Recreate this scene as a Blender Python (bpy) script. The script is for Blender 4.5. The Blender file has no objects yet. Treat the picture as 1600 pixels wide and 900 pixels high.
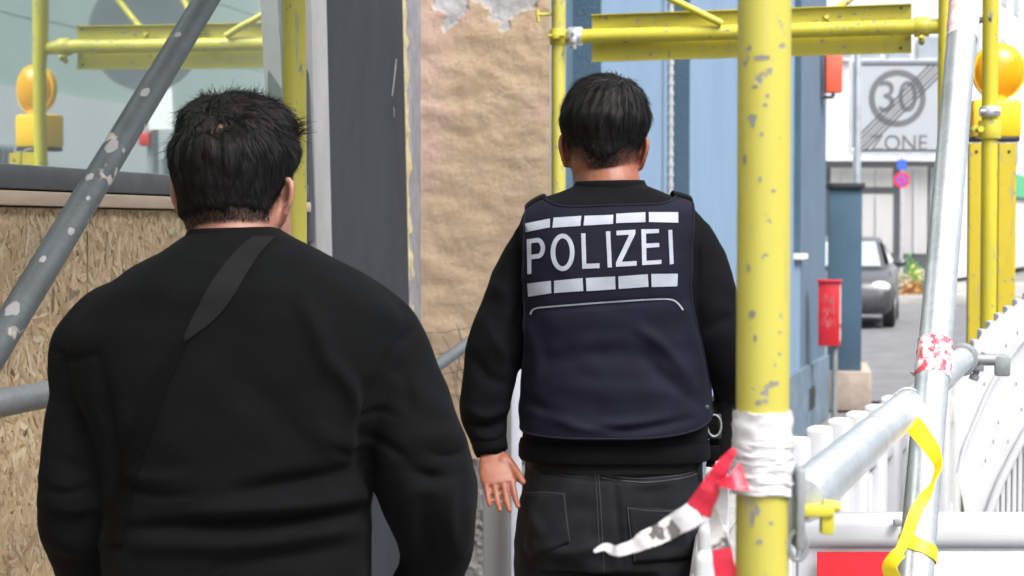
import bpy, bmesh, math, random
import numpy as np
from mathutils import Vector, Matrix, noise
from mathutils.bvhtree import BVHTree

random.seed(7); np.random.seed(7)
SC = bpy.context.scene
COL = SC.collection
R = math.radians

# ------------------------------------------------------------------ camera
YAW, PITCH, EYE = 13.0, 1.88, 1.60
FPX = 1600*65/36.0
cam_data = bpy.data.cameras.new('camera')
cam_data.lens = 65; cam_data.sensor_width = 36
cam_data.clip_start = 0.05; cam_data.clip_end = 2000
cam_data.dof.use_dof = True
cam_data.dof.focus_distance = 3.1
cam_data.dof.aperture_fstop = 9.0
cam = bpy.data.objects.new('camera', cam_data)
COL.objects.link(cam)
cam.location = (0, 0, EYE)
cam.rotation_euler = (R(90-PITCH), 0, R(YAW))
SC.camera = cam
CAMR = cam.rotation_euler.to_matrix()
CAMP = Vector(cam.location)

# ------------------------------------------------------------------ sky, sun, exposure
SUN_EL, SUN_AZ = 52.0, 128.0        # azimuth measured clockwise from the street direction
world = bpy.data.worlds.new('World'); SC.world = world
world.use_nodes = True
wn, wl = world.node_tree.nodes, world.node_tree.links
wn.clear()
sky = wn.new('ShaderNodeTexSky'); sky.sky_type = 'NISHITA'; sky.sun_disc = False
sky.sun_elevation = R(SUN_EL); sky.sun_rotation = R(SUN_AZ)
sky.air_density = 1.0; sky.dust_density = 5.0; sky.ozone_density = 1.0
hsv = wn.new('ShaderNodeHueSaturation'); hsv.inputs['Saturation'].default_value = 0.30
bg = wn.new('ShaderNodeBackground'); bg.inputs['Strength'].default_value = 0.15
wo = wn.new('ShaderNodeOutputWorld')
wl.new(sky.outputs[0], hsv.inputs['Color']); wl.new(hsv.outputs[0], bg.inputs[0]); wl.new(bg.outputs[0], wo.inputs[0])
sd = bpy.data.lights.new('sun', 'SUN'); sd.energy = 0.7; sd.angle = R(20); sd.color = (1.0, 0.97, 0.93)
sun = bpy.data.objects.new('sun', sd); COL.objects.link(sun)
_d = Vector((math.sin(R(SUN_AZ))*math.cos(R(SUN_EL)), math.cos(R(SUN_AZ))*math.cos(R(SUN_EL)), math.sin(R(SUN_EL))))
sun.rotation_euler = _d.to_track_quat('Z', 'Y').to_euler()
sun.location = (6, 0, 12)
SC.view_settings.view_transform = 'Standard'
SC.view_settings.look = 'None'
SC.view_settings.gamma = 1.0
SC.view_settings.use_curve_mapping = False
SC.view_settings.exposure = 1.62

# ------------------------------------------------------------------ placing helpers
def ray(px, py):
    return (CAMR @ Vector(((px-800)/FPX, (450-py)/FPX, -1.0)))
def at(px, py, z):                       # point at camera depth z (metres)
    return CAMP + ray(px, py)*z
def hit(px, py, p0, n):                  # point on a plane
    d = ray(px, py); n = Vector(n)
    return CAMP + d*((Vector(p0)-CAMP).dot(n)/d.dot(n))
def on_x(px, py, X): return hit(px, py, (X, 0, 0), (1, 0, 0))

# ------------------------------------------------------------------ materials
def new_mat(name):
    m = bpy.data.materials.new(name); m.use_nodes = True
    nt = m.node_tree
    return m, nt.nodes, nt.links, nt.nodes['Principled BSDF']
def node(ns, t, **kw):
    n = ns.new(t)
    for k, v in kw.items():
        if hasattr(n, k): setattr(n, k, v)
        else: n.inputs[k].default_value = v
    return n
def c4(c): return (c[0], c[1], c[2], 1.0)
def mixrgb(ns, ls, fac, a, b):
    m = ns.new('ShaderNodeMix'); m.data_type = 'RGBA'
    for sock, v in ((m.inputs[0], fac), (m.inputs[6], a), (m.inputs[7], b)):
        if hasattr(v, 'is_linked'): ls.new(v, sock)
        elif isinstance(v, (int, float)): sock.default_value = v
        else: sock.default_value = c4(v)
    return m.outputs[2]
def ramp(ns, ls, src, lo, hi):
    r = ns.new('ShaderNodeMapRange'); r.clamp = True
    r.inputs[1].default_value = lo; r.inputs[2].default_value = hi
    ls.new(src, r.inputs[0]); return r.outputs[0]
def tex(ns, ls, scale, detail=6, rough=.6, stretch=(1, 1, 1), coord='Object', off=(0, 0, 0)):
    tc = ns.new('ShaderNodeTexCoord'); mp = ns.new('ShaderNodeMapping')
    mp.inputs['Scale'].default_value = stretch; mp.inputs['Location'].default_value = off
    ls.new(tc.outputs[coord], mp.inputs[0])
    n = ns.new('ShaderNodeTexNoise'); n.inputs['Scale'].default_value = scale
    n.inputs['Detail'].default_value = detail; n.inputs['Roughness'].default_value = rough
    ls.new(mp.outputs[0], n.inputs[0])
    return n.outputs[0]
def bump(ns, ls, bsdf, h, dist, strength=1.0):
    b = ns.new('ShaderNodeBump'); b.inputs['Distance'].default_value = dist; b.inputs['Strength'].default_value = strength
    ls.new(h, b.inputs['Height']); ls.new(b.outputs[0], bsdf.inputs['Normal'])
def mat(name, col, rough=.6, var=.12, scale=6, metal=0, bmp=0, bscale=60, stretch=(1, 1, 1), spec=.5, dirt=None, dlo=.55, dhi=.75, dscale=14):
    m, ns, ls, b = new_mat(name)
    dark = tuple(c*(1-var) for c in col); lite = tuple(min(1, c*(1+var)) for c in col)
    f = ramp(ns, ls, tex(ns, ls, scale, stretch=stretch), .3, .7)
    c = mixrgb(ns, ls, f, dark, lite)
    if dirt is not None:
        g = ramp(ns, ls, tex(ns, ls, dscale, 8, .65, stretch, off=(3, 5, 1)), dlo, dhi)
        c = mixrgb(ns, ls, g, c, dirt)
    ls.new(c, b.inputs['Base Color'])
    rr = ns.new('ShaderNodeMapRange'); ls.new(tex(ns, ls, scale*2.3, off=(9, 2, 4)), rr.inputs[0])
    rr.inputs[1].default_value = .3; rr.inputs[2].default_value = .7
    rr.inputs[3].default_value = max(.03, rough-.08); rr.inputs[4].default_value = min(1, rough+.08)
    ls.new(rr.outputs[0], b.inputs['Roughness'])
    b.inputs['Metallic'].default_value = metal
    b.inputs['Specular IOR Level'].default_value = spec
    if bmp: bump(ns, ls, b, tex(ns, ls, bscale, 5), bmp)
    return m

M = {}
def tube_paint(name, col, chip=(.22, .22, .21), amount=.69, rough=.42, streak=(.30, .27, .05)):
    m, ns, ls, b = new_mat(name)
    base = mixrgb(ns, ls, ramp(ns, ls, tex(ns, ls, 5, stretch=(1, 1, .4)), .3, .7), tuple(c*.86 for c in col), col)
    grime = ramp(ns, ls, tex(ns, ls, 9, 8, .7, (1, 1, .25), off=(2, 7, 1)), .52, .8)
    g2 = ns.new('ShaderNodeMath'); g2.operation = 'MULTIPLY'; g2.inputs[1].default_value = .6; ls.new(grime, g2.inputs[0])
    base = mixrgb(ns, ls, g2.outputs[0], base, streak)
    ch = ramp(ns, ls, tex(ns, ls, 46, 5, .6, (1, 1, .9), off=(5, 1, 8)), amount-.032, amount-.005)
    sc_ = ramp(ns, ls, tex(ns, ls, 22, 6, .7, (1.6, 1.6, .25), off=(1, 9, 3)), .60, .68)
    mx_ = ns.new('ShaderNodeMath'); mx_.operation = 'MAXIMUM'; ls.new(ch, mx_.inputs[0])
    sm_ = ns.new('ShaderNodeMath'); sm_.operation = 'MULTIPLY'; sm_.inputs[1].default_value = .55; ls.new(sc_, sm_.inputs[0]); ls.new(sm_.outputs[0], mx_.inputs[1]); ch = mx_.outputs[0]
    ls.new(mixrgb(ns, ls, ch, base, chip), b.inputs['Base Color'])
    b.inputs['Roughness'].default_value = rough
    inv = ns.new('ShaderNodeMath'); inv.operation = 'SUBTRACT'; inv.inputs[0].default_value = 1; ls.new(ch, inv.inputs[1])
    bump(ns, ls, b, inv.outputs[0], .0006)
    return m
M['yellow'] = tube_paint('yellow_paint', (.475, .43, .075), amount=.655)
M['yellow_board'] = tube_paint('yellow_paint_board', (.50, .385, .018), amount=.66)
M['yellow_lit'] = tube_paint('yellow_paint_pole', (.52, .45, .03), amount=.67)
M['yellow_old'] = tube_paint('yellow_paint_worn', (.53, .47, .04), amount=.655)
def galv(name, col=(.52, .55, .58), rough=.42, metal=.75, spots=None):
    m, ns, ls, b = new_mat(name)
    v = ns.new('ShaderNodeTexVoronoi'); v.inputs['Scale'].default_value = 130
    tc = ns.new('ShaderNodeTexCoord'); ls.new(tc.outputs['Object'], v.inputs[0])
    f = mixrgb(ns, ls, v.outputs['Color'], tuple(c*.82 for c in col), col)
    f = mixrgb(ns, ls, ramp(ns, ls, tex(ns, ls, 8, 8, .7), .45, .75), f, tuple(c*.6 for c in col))
    if spots:
        s = ramp(ns, ls, tex(ns, ls, 13, 3, .5, off=spots), .655, .68)
        f = mixrgb(ns, ls, s, f, (.42, .39, .34))
        inv = ns.new('ShaderNodeMath'); inv.operation = 'SUBTRACT'; inv.inputs[0].default_value = metal; ls.new(s, inv.inputs[1]); inv.use_clamp = True
        ls.new(inv.outputs[0], b.inputs['Metallic'])
        bump(ns, ls, b, s, .0012)
    else: b.inputs['Metallic'].default_value = metal
    ls.new(f, b.inputs['Base Color'])
    b.inputs['Roughness'].default_value = rough
    return m
M['galv'] = galv('galvanised_steel', (.72, .76, .81), .36, .72)
M['galv_spots'] = galv('galvanised_steel_mortar', (.13, .145, .155), .5, .3, spots=(1.3, 0, 2.2))
M['galv_dull'] = galv('galvanised_steel_dull', (.28, .30, .31), .5, .3)
M['dark_metal'] = mat('dark_metal', (.04, .042, .045), .45, metal=.3)
M['white_plastic'] = mat('white_plastic', (.49, .50, .525), .45, .05, 5, dirt=(.50, .49, .47), dlo=.62, dhi=.9)
M['red_foil'] = mat('red_foil', (.62, .018, .03), .35, .06, 20)
M['white_foil'] = mat('white_foil', (.78, .78, .80), .35, .04, 20)
M['red_paint'] = mat('red_paint', (.50, .012, .022), .4, .12, 9)
M['tape_white'] = mat('barrier_tape_white', (.58, .57, .59), .4, .05, 30, bmp=.002, bscale=70)
M['tape_red'] = mat('barrier_tape_red', (.62, .02, .05), .4, .15, 40, bmp=.002, bscale=70)
M['tape_print'] = mat('barrier_tape_print', (.74, .73, .72), .4, .05, 30, dirt=(.12, .11, .11), dlo=.5, dhi=.54, dscale=45, bmp=.002, bscale=70)
M['tape_worn'] = mat('tape_worn_red', (.60, .06, .09), .5, .1, 30, dirt=(.78, .74, .76), dlo=.46, dhi=.54, dscale=70)
M['strap_yellow'] = mat('strap_yellow', (.86, .66, .01), .5, .06, 20, dirt=(.42, .17, .02), dlo=.66, dhi=.74, dscale=90, bmp=.0006, bscale=400)

def fabric(name, col, rough=.9, bscale=700, bdist=.0006, sheen=.25, var=.2):
    m, ns, ls, b = new_mat(name)
    f = ramp(ns, ls, tex(ns, ls, 18, 6), .3, .7)
    c = mixrgb(ns, ls, f, tuple(x*(1-var) for x in col), tuple(x*(1+var) for x in col))
    fz = ramp(ns, ls, tex(ns, ls, 420, 2), .66, .75)
    c = mixrgb(ns, ls, fz, c, tuple(x*1.9+.004 for x in col))
    ls.new(c, b.inputs['Base Color'])
    b.inputs['Roughness'].default_value = rough
    b.inputs['Specular IOR Level'].default_value = .12
    b.inputs['Sheen Weight'].default_value = sheen
    b.inputs['Sheen Roughness'].default_value = .45
    b.inputs['Sheen Tint'].default_value = (.6, .63, .7, 1)
    bump(ns, ls, b, tex(ns, ls, bscale*.45, 4, .7), bdist*1.8, .8)
    return m
M['sweat_black'] = fabric('black_sweatshirt', (.0026, .0030, .0035), sheen=.012)
M['rib_black'] = fabric('black_rib', (.0026, .0029, .0035), sheen=.01)
M['sweat_navy'] = fabric('black_navy_sweatshirt', (.0030, .0030, .0042), sheen=.01)
M['vest'] = fabric('navy_vest_cloth', (.0070, .0070, .0160), rough=.75, bscale=1100, bdist=.0003, sheen=.02)
M['vest_edge'] = fabric('navy_vest_binding', (.010, .0098, .0195), rough=.8, sheen=.02)
M['denim'] = fabric('black_denim', (.0125, .0135, .0160), bscale=900, sheen=.02, var=.35)
M['denim_dark'] = fabric('black_trousers', (.012, .012, .013), sheen=.05)
M['thread'] = fabric('grey_thread', (.055, .056, .062), sheen=0)
M['webbing'] = fabric('grey_webbing', (.0085, .0085, .009), rough=.7, bscale=1500, sheen=.02)
M['webbing_black'] = fabric('black_webbing', (.0016, .0016, .0019), rough=.9, sheen=.0)
M['reflect'] = mat('reflective_grey', (.30, .325, .39), .5, .10, 25, dirt=(.26, .27, .31), dlo=.5, dhi=.8, dscale=35, bmp=.0004, bscale=300)
M['black_rubber'] = mat('black_rubber', (.012, .012, .012), .5)
M['black_leather'] = mat('black_leather', (.005, .005, .005), .6, spec=.12, bmp=.0004, bscale=300)

def skin(name, col, red):
    m, ns, ls, b = new_mat(name)
    f = ramp(ns, ls, tex(ns, ls, 45, 8, .7), .38, .62)
    c = mixrgb(ns, ls, f, col, red)
    ls.new(c, b.inputs['Base Color'])
    b.inputs['Roughness'].default_value = .5
    b.inputs['Subsurface Weight'].default_value = .12
    b.inputs['Subsurface Radius'].default_value = (.012, .004, .002)
    b.inputs['Subsurface Scale'].default_value = .6
    bump(ns, ls, b, tex(ns, ls, 420, 3), .0004, .6)
    return m
M['skin_pale'] = skin('skin_pale', (.37, .195, .145), (.33, .135, .10))
M['skin_tan'] = skin('skin_tan', (.27, .105, .060), (.23, .070, .042))
def hairmat(name, col, rough=.42):
    m, ns, ls, b = new_mat(name)
    at_ = ns.new('ShaderNodeAttribute'); at_.attribute_name = 'shade'
    c = mixrgb(ns, ls, at_.outputs['Fac'], col, tuple(x*3.5+.006 for x in col))
    ls.new(c, b.inputs['Base Color'])
    b.inputs['Roughness'].default_value = rough
    b.inputs['Specular IOR Level'].default_value = .15
    return m
M['hair'] = hairmat('black_hair', (.0040, .0036, .0036), .5)

# ------------------------------------------------------------------ geometry collector
class MB:
    def __init__(s): s.v = []; s.f = []
    def add(s, vs, fs):
        o = len(s.v); s.v += [tuple(v) for v in vs]; s.f += [tuple(i+o for i in f) for f in fs]; return s
    def box(s, c, size, rot=None):
        hx, hy, hz = (k/2 for k in size); c = Vector(c)
        vs = [Vector((x, y, z)) for z in (-hz, hz) for y in (-hy, hy) for x in (-hx, hx)]
        if rot is not None: vs = [rot @ v for v in vs]
        return s.add([c+v for v in vs], [(0, 2, 3, 1), (4, 5, 7, 6), (0, 1, 5, 4), (2, 6, 7, 3), (0, 4, 6, 2), (1, 3, 7, 5)])
    def bbox(s, c, size, bev=.004, rot=None, seg=2):
        bm = bmesh.new(); bmesh.ops.create_cube(bm, size=1)
        for v in bm.verts: v.co = Vector((v.co.x*size[0], v.co.y*size[1], v.co.z*size[2]))
        bmesh.ops.bevel(bm, geom=bm.edges[:], offset=min(bev, min(size)*.45), segments=seg, profile=.5, affect='EDGES')
        bm.verts.index_update()
        vs = [v.co.copy() for v in bm.verts]; fs = [[v.index for v in f.verts] for f in bm.faces]; bm.free()
        if rot is not None: vs = [rot @ v for v in vs]
        c = Vector(c)
        return s.add([c+v for v in vs], fs)
    def tube(s, pts, r, n=24, cap=True, squash=None):
        pts = [Vector(p) for p in pts]; k = len(pts)
        rs = r if hasattr(r, '__len__') else [r]*k
        rings = []; prev = None
        for i, p in enumerate(pts):
            d = (pts[min(i+1, k-1)]-pts[max(i-1, 0)]).normalized()
            if prev is None:
                a = d.cross(Vector((0, 0, 1)) if abs(d.z) < .9 else Vector((1, 0, 0))).normalized()
            else: a = (prev - d*prev.dot(d)).normalized()
            prev = a; b = d.cross(a)
            rings.append([p+(a*math.cos(t)+b*math.sin(t))*rs[i] for t in [2*math.pi*j/n for j in range(n)]])
        return s.rings(rings, cap)
    def rings(s, rings, cap=True):
        n = len(rings[0]); vs = [v for r_ in rings for v in r_]; fs = []
        for i in range(len(rings)-1):
            for j in range(n):
                a = i*n+j; b = i*n+(j+1) % n
                fs.append((a, b, b+n, a+n))
        if cap:
            fs.append(tuple(range(n-1, -1, -1))); o = (len(rings)-1)*n
            fs.append(tuple(range(o, o+n)))
        return s.add(vs, fs)
    def pipe(s, p, q, r=.02415, n=32, wall=.0035):       # hollow scaffold tube with open ends
        p, q = Vector(p), Vector(q); d = (q-p).normalized()
        a = d.cross(Vector((0, 0, 1)) if abs(d.z) < .9 else Vector((1, 0, 0))).normalized(); b = d.cross(a)
        def rg(c, rr): return [c+(a*math.cos(t)+b*math.sin(t))*rr for t in [2*math.pi*j/n for j in range(n)]]
        return s.rings([rg(p+d*.06, r-wall), rg(p, r-wall), rg(p, r), rg(q, r), rg(q, r-wall), rg(q-d*.06, r-wall)], True)
    def sphere(s, c, r, nu=20, nv=14, rot=None):
        r = r if hasattr(r, '__len__') else (r, r, r); c = Vector(c); vs = []; fs = []
        for i in range(nv+1):
            ph = math.pi*i/nv
            for j in range(nu):
                t = 2*math.pi*j/nu
                v = Vector((r[0]*math.sin(ph)*math.cos(t), r[1]*math.sin(ph)*math.sin(t), r[2]*math.cos(ph)))
                vs.append(c+(rot @ v if rot is not None else v))
        for i in range(nv):
            for j in range(nu):
                fs.append((i*nu+j, (i+1)*nu+j, (i+1)*nu+(j+1) % nu, i*nu+(j+1) % nu))
        return s.add(vs, fs)
    def prism(s, poly, p0, ex, ey, ez):          # polygon (2-D) extruded by vector ez
        p0, ex, ey, ez = Vector(p0), Vector(ex), Vector(ey), Vector(ez); n = len(poly)
        a = [p0+ex*u+ey*v for u, v in poly]; b = [q+ez for q in a]
        return s.add(a+b, [tuple(range(n))[::-1], tuple(range(n, 2*n))]+[(i, (i+1) % n, (i+1) % n+n, i+n) for i in range(n)])
    def ribbon(s, pts, width, up, thick=0.0012):       # strip along pts, width across 'up' x tangent
        k = len(pts); pts = [Vector(p) for p in pts]
        ws = width if hasattr(width, '__len__') else [width]*k
        ups = up if isinstance(up, list) else [Vector(up)]*k
        vs = []; fs = []
        for i, p in enumerate(pts):
            d = (pts[min(i+1, k-1)]-pts[max(i-1, 0)]).normalized()
            a = d.cross(Vector(ups[i])).normalized(); nn = a.cross(d).normalized()
            for sx, sn in ((-1, 1), (1, 1), (1, -1), (-1, -1)):
                vs.append(p+a*(ws[i]/2*sx)+nn*(thick/2*sn))
        for i in range(k-1):
            for j in range(4):
                fs.append((i*4+j, i*4+(j+1) % 4, (i+1)*4+(j+1) % 4, (i+1)*4+j))
        fs += [(3, 2, 1, 0), tuple((k-1)*4+j for j in range(4))]
        return s.add(vs, fs)
    def mesh(s, name='m'):
        m = bpy.data.meshes.new(name); m.from_pydata(s.v, [], s.f)
        bm = bmesh.new(); bm.from_mesh(m); bmesh.ops.recalc_face_normals(bm, faces=bm.faces[:]); bm.to_mesh(m); bm.free()
        return m
    def build(s, name, material, parent=None, smooth=False, angle=40):
        return link(name, s.mesh(name), material, parent, smooth, angle)

def link(name, me, material, parent=None, smooth=False, angle=40):
    if material is not None:
        me.materials.clear(); me.materials.append(M[material] if isinstance(material, str) else material)
    o = bpy.data.objects.new(name, me); COL.objects.link(o)
    if smooth:
        me.polygons.foreach_set('use_smooth', [True]*len(me.polygons))
        if angle < 180: me.set_sharp_from_angle(angle=R(angle))
    if parent is not None:
        o.parent = parent
        mw = parent.get('_w')
        if mw is None or not parent.get('_inv'): pass
        if parent.get('_inv'): o.matrix_parent_inverse = Matrix([list(mw[i*4:(i+1)*4]) for i in range(4)]).inverted()
    return o
def thing(name, label, cat, loc=(0, 0, 0), rz=0, group=None, world_children=True):
    o = bpy.data.objects.new(name, None); COL.objects.link(o)
    o.empty_display_size = .1
    o.location = loc; o.rotation_euler = (0, 0, rz)
    tag(o, label, cat, group)
    if world_children:
        mw = Matrix.Translation(Vector(loc)) @ Matrix.Rotation(rz, 4, 'Z')
        o['_w'] = [mw[i][j] for i in range(4) for j in range(4)]; o['_inv'] = 1
    return o
def tag(o, label, cat, group=None):
    o['label'] = label; o['category'] = cat
    if group: o['group'] = group
    return o
def struct(o): o['kind'] = 'structure'; return o
def catmull(pts, m=8):
    P = [Vector(p) for p in pts]; out = []
    for i in range(len(P)-1):
        p0, p1, p2, p3 = P[max(i-1, 0)], P[i], P[i+1], P[min(i+2, len(P)-1)]
        for k in range(m):
            t = k/m
            out.append(.5*((2*p1)+(p2-p0)*t+(2*p0-5*p1+4*p2-p3)*t*t+(3*p1-p0-3*p2+p3)*t**3))
    out.append(P[-1]); return out
def lerp_list(vals, m=8):
    out = []
    for i in range(len(vals)-1):
        for k in range(m): out.append(vals[i]+(vals[i+1]-vals[i])*k/m)
    out.append(vals[-1]); return out
def text_mesh(body, size=1.0, extrude=0.0):
    cu = bpy.data.curves.new('t', 'FONT'); cu.body = body; cu.size = size; cu.extrude = extrude
    cu.align_x = 'CENTER'; cu.align_y = 'CENTER'
    o = bpy.data.objects.new('t', cu); COL.objects.link(o)
    bpy.context.view_layer.update()
    me = bpy.data.meshes.new_from_object(o.evaluated_get(bpy.context.evaluated_depsgraph_get()))
    vs = [v.co.copy() for v in me.vertices]; fs = [list(p.vertices) for p in me.polygons]
    bpy.data.objects.remove(o); bpy.data.curves.remove(cu); bpy.data.meshes.remove(me)
    return vs, fs
# ================================================================== SETTING
def sheet(name, x0, x1, y0, y1, z, material, nx=1, ny=1):
    b = MB()
    b.add([(x0, y0, z), (x1, y0, z), (x1, y1, z), (x0, y1, z)], [(0, 1, 2, 3)])
    return struct(b.build(name, material))
M['ground'] = mat('ground_grey', (.16, .155, .15), .9, .25, 1.2, bmp=.01, bscale=20)
M['asphalt'] = mat('pale_worn_asphalt', (.145, .145, .152), .85, .22, 2.2, bmp=.004, bscale=160, dirt=(.12, .12, .12), dlo=.55, dhi=.8, dscale=.8)
M['slab'] = mat('concrete_slab', (.30, .29, .275), .85, .18, 4, bmp=.003, bscale=120)
M['kerb'] = mat('kerb_stone', (.34, .33, .31), .8, .15, 5, bmp=.003, bscale=90)
sheet('ground', -900, 900, -500, 1300, -.14, 'ground')
sheet('road', .75, 7.4, -30, 39, -.012, 'asphalt')
sheet('side_road', -9, .75, 17.4, 39, -.012, 'asphalt')
# pavement under the scaffold: paving slabs one by one
pv = bpy.data.objects.new('pavement', None); COL.objects.link(pv); struct(pv)
base = MB(); base.box((-.55, 6.2, -.09), (2.3, 22.0, .14)); base.build('bed', 'ground', pv)
slab = MB(); slab.bbox((0, 0, 0), (.49, .49, .05), .006); slab_me = slab.mesh('slab'); slab_me.materials.append(M['slab'])
for j in range(24):
    for i in range(4):
        o = bpy.data.objects.new('slab', slab_me); COL.objects.link(o); o.parent = pv
        o.location = (-1.30+i*.5, .1+j*.5+(.004 if i % 2 else 0), random.uniform(-.002, .002)-.005)
        o.rotation_euler = (random.uniform(-.003, .003), random.uniform(-.003, .003), 0)
kb = MB(); kb.bbox((0, 0, 0), (.14, .98, .24), .015); kb_me = kb.mesh('kerb_stone'); kb_me.materials.append(M['kerb'])
for j in range(17):
    o = bpy.data.objects.new('kerb_stone', kb_me); COL.objects.link(o); o.parent = pv; o.location = (.68, .1+j, -.09)

# ---------------------------------------------------------------- shop front with boarded window
M['render_grey'] = mat('grey_render', (.30, .30, .29), .9, .15, 4, bmp=.003, bscale=110)
M['frame_grey'] = mat('window_frame_grey', (.075, .082, .10), .45, .12, 8)
M['jamb_grey'] = mat('frame_bluegrey', (.10, .13, .155), .5, .12, 8)
M['panel_dark'] = mat('dark_grey_panel', (.036, .040, .050), .8, .10, 2.4, stretch=(1, 1, .6), spec=.12, bmp=.0008, bscale=40, dirt=(.034, .039, .050), dlo=.5, dhi=.8, dscale=6)
M['trim_pale'] = mat('pale_grey_trim', (.34, .335, .34), .7, .1, 9, bmp=.001, bscale=60)
M['ledge'] = mat('pale_wood_ledge', (.55, .43, .33), .75, .12, 5, stretch=(4, 1, 6))
M['foam'] = mat('yellowed_foam', (.50, .43, .24), .9, .3, 40, bmp=.004, bscale=80)
M['strip_stone'] = mat('grey_stone_strip', (.22, .225, .26), .85, .25, 14, bmp=.003, bscale=90, dirt=(.45, .44, .44), dlo=.6, dhi=.8, dscale=60)
gm, gns, gls, gb = new_mat('window_glass')
gb.inputs['Base Color'].default_value = (.70, .80, .74, 1); gb.inputs['Roughness'].default_value = .015
gb.inputs['Metallic'].default_value = .78; gb.inputs['IOR'].default_value = 1.6; gb.inputs['Specular IOR Level'].default_value = .5
gb.inputs['Coat Weight'].default_value = .5; gb.inputs['Coat IOR'].default_value = 1.9; gb.inputs['Coat Roughness'].default_value = .015
bump(gns, gls, gb, tex(gns, gls, 3.5, 1), .0008, .5)
M['glass'] = gm

WX = -1.60
shop = thing('shop_front', 'shop front with boarded lower window and dark grey corner panel', 'building', (WX, 2.8, 0))
w = MB(); w.box((WX-.75, 1.6, 2.9), (1.24, 6.0, 5.8)); w.build('wall', 'render_grey', shop)
w = MB(); w.box((WX-.055, 1.6, 4.55), (.15, 6.0, 2.5)); w.build('lintel_wall', 'render_grey', shop)
win = MB(); yj = on_x(477, 300, WX).y
win.bbox((WX-.028, (yj-.9)/2, 1.690), (.08, yj+.9, .044), .006)
win.bbox((WX-.028, yj+.022, 2.43), (.08, .044, 1.74), .006)
win.bbox((WX-.028, (yj-.9)/2, 3.275), (.08, yj+.9, .05), .006)
win_o = win.build('window_frame', 'frame_grey', shop, True)
pn = MB(); pn.box((WX-.052, (yj-.9)/2, 2.48), (.012, yj+.9-.004, 1.53)); pn.build('pane', 'glass', win_o)
j2 = MB(); j2.bbox((WX-.05, yj+.075, 2.0), (.08, .050, 4.0), .006); j2.build('jamb', 'jamb_grey', shop, True)
lg = MB(); lg.bbox((WX-.008, (yj-.9)/2, 1.652), (.05, yj+.9, .026), .004); lg.build('ledge', 'ledge', shop, True)
# OSB board: a base sheet and thousands of pressed wood flakes
om, ons, ols, ob = new_mat('osb_flakes')
va = ons.new('ShaderNodeAttribute'); va.attribute_name = 'tint'
gr = tex(ons, ols, 60, 5, .7, (1, 1, 1))
cc = ons.new('ShaderNodeMix'); cc.data_type = 'RGBA'; cc.blend_type = 'MULTIPLY'; cc.inputs[0].default_value = .28
ols.new(va.outputs['Color'], cc.inputs[6]); ols.new(ramp(ons, ols, gr, .25, .75), cc.inputs[7])
ols.new(cc.outputs[2], ob.inputs['Base Color']); ob.inputs['Roughness'].default_value = .7
bump(ons, ols, ob, gr, .0006)
M['osb'] = om
M['osb_core'] = mat('osb_core', (.56, .41, .24), .8, .2, 20)
osb_y = [(.9, 2.0), (2.004, 3.30), (3.304, yj+.04)]
flake_cols = np.array([(.66, .49, .30), (.70, .54, .35), (.62, .45, .27), (.74, .60, .41), (.58, .41, .235), (.67, .46, .29), (.50, .34, .19)])
for (ya, yb) in osb_y:
    for (za, zb) in ((0.02, 1.30), (1.304, 1.636)):
        ob_ = MB(); ob_.box((WX-.018, (ya+yb)/2, (za+zb)/2), (.018, yb-ya, zb-za))
        board = ob_.build('osb_board', 'osb_core', shop)
        if za < 1 and False: continue
        area = (yb-ya)*(zb-za); nf = int(area*(11000 if yb > 2.1 else 2500))
        vs = []; fs = []; tint = []
        for k in range(nf):
            L = random.uniform(.015, .075)*.5; W = random.uniform(.003, .013)*.5
            cy, cz = random.uniform(ya, yb), random.uniform(za, zb)
            if zb > 1 and za < 1 and cz < .75 and random.random() < .75: continue
            a = random.gauss(math.pi/2, 1.3); ca, sa = math.cos(a), math.sin(a)
            x0 = WX-.0088+random.uniform(0, .0026); tl = random.uniform(-.012, .012); tw = random.uniform(-.05, .05)
            o = len(vs)
            for (u, v) in ((-1, -.5), (-.75+random.uniform(-.1, .1), -1), (.8+random.uniform(-.1, .1), -1), (1, random.uniform(-.6, .6)), (.7, 1), (-.8+random.uniform(-.1, .1), 1)):
                yy = cy+u*L*ca-v*W*sa; zz = cz+u*L*sa+v*W*ca
                vs.append((x0+u*L*tl+v*W*tw, min(max(yy, ya+.001), yb-.001), min(max(zz, za+.001), zb-.001)))
            fs.append(tuple(range(o, o+6)))
            c = flake_cols[random.randrange(7)]*random.uniform(.9, 1.08)
            if random.random() < .015: c = c*.35
            tint.append(c)
        me = bpy.data.meshes.new('flakes'); me.from_pydata(vs, [], fs)
        ca_ = me.color_attributes.new('tint', 'FLOAT_COLOR', 'CORNER')
        arr = np.repeat(np.array(tint), 6, axis=0); arr = np.concatenate([arr, np.ones((len(arr), 1))], 1).astype(np.float32)
        ca_.data.foreach_set('color', arr.ravel())
        fo = link('flakes', me, 'osb', board); fo['kind'] = 'stuff'
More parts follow.
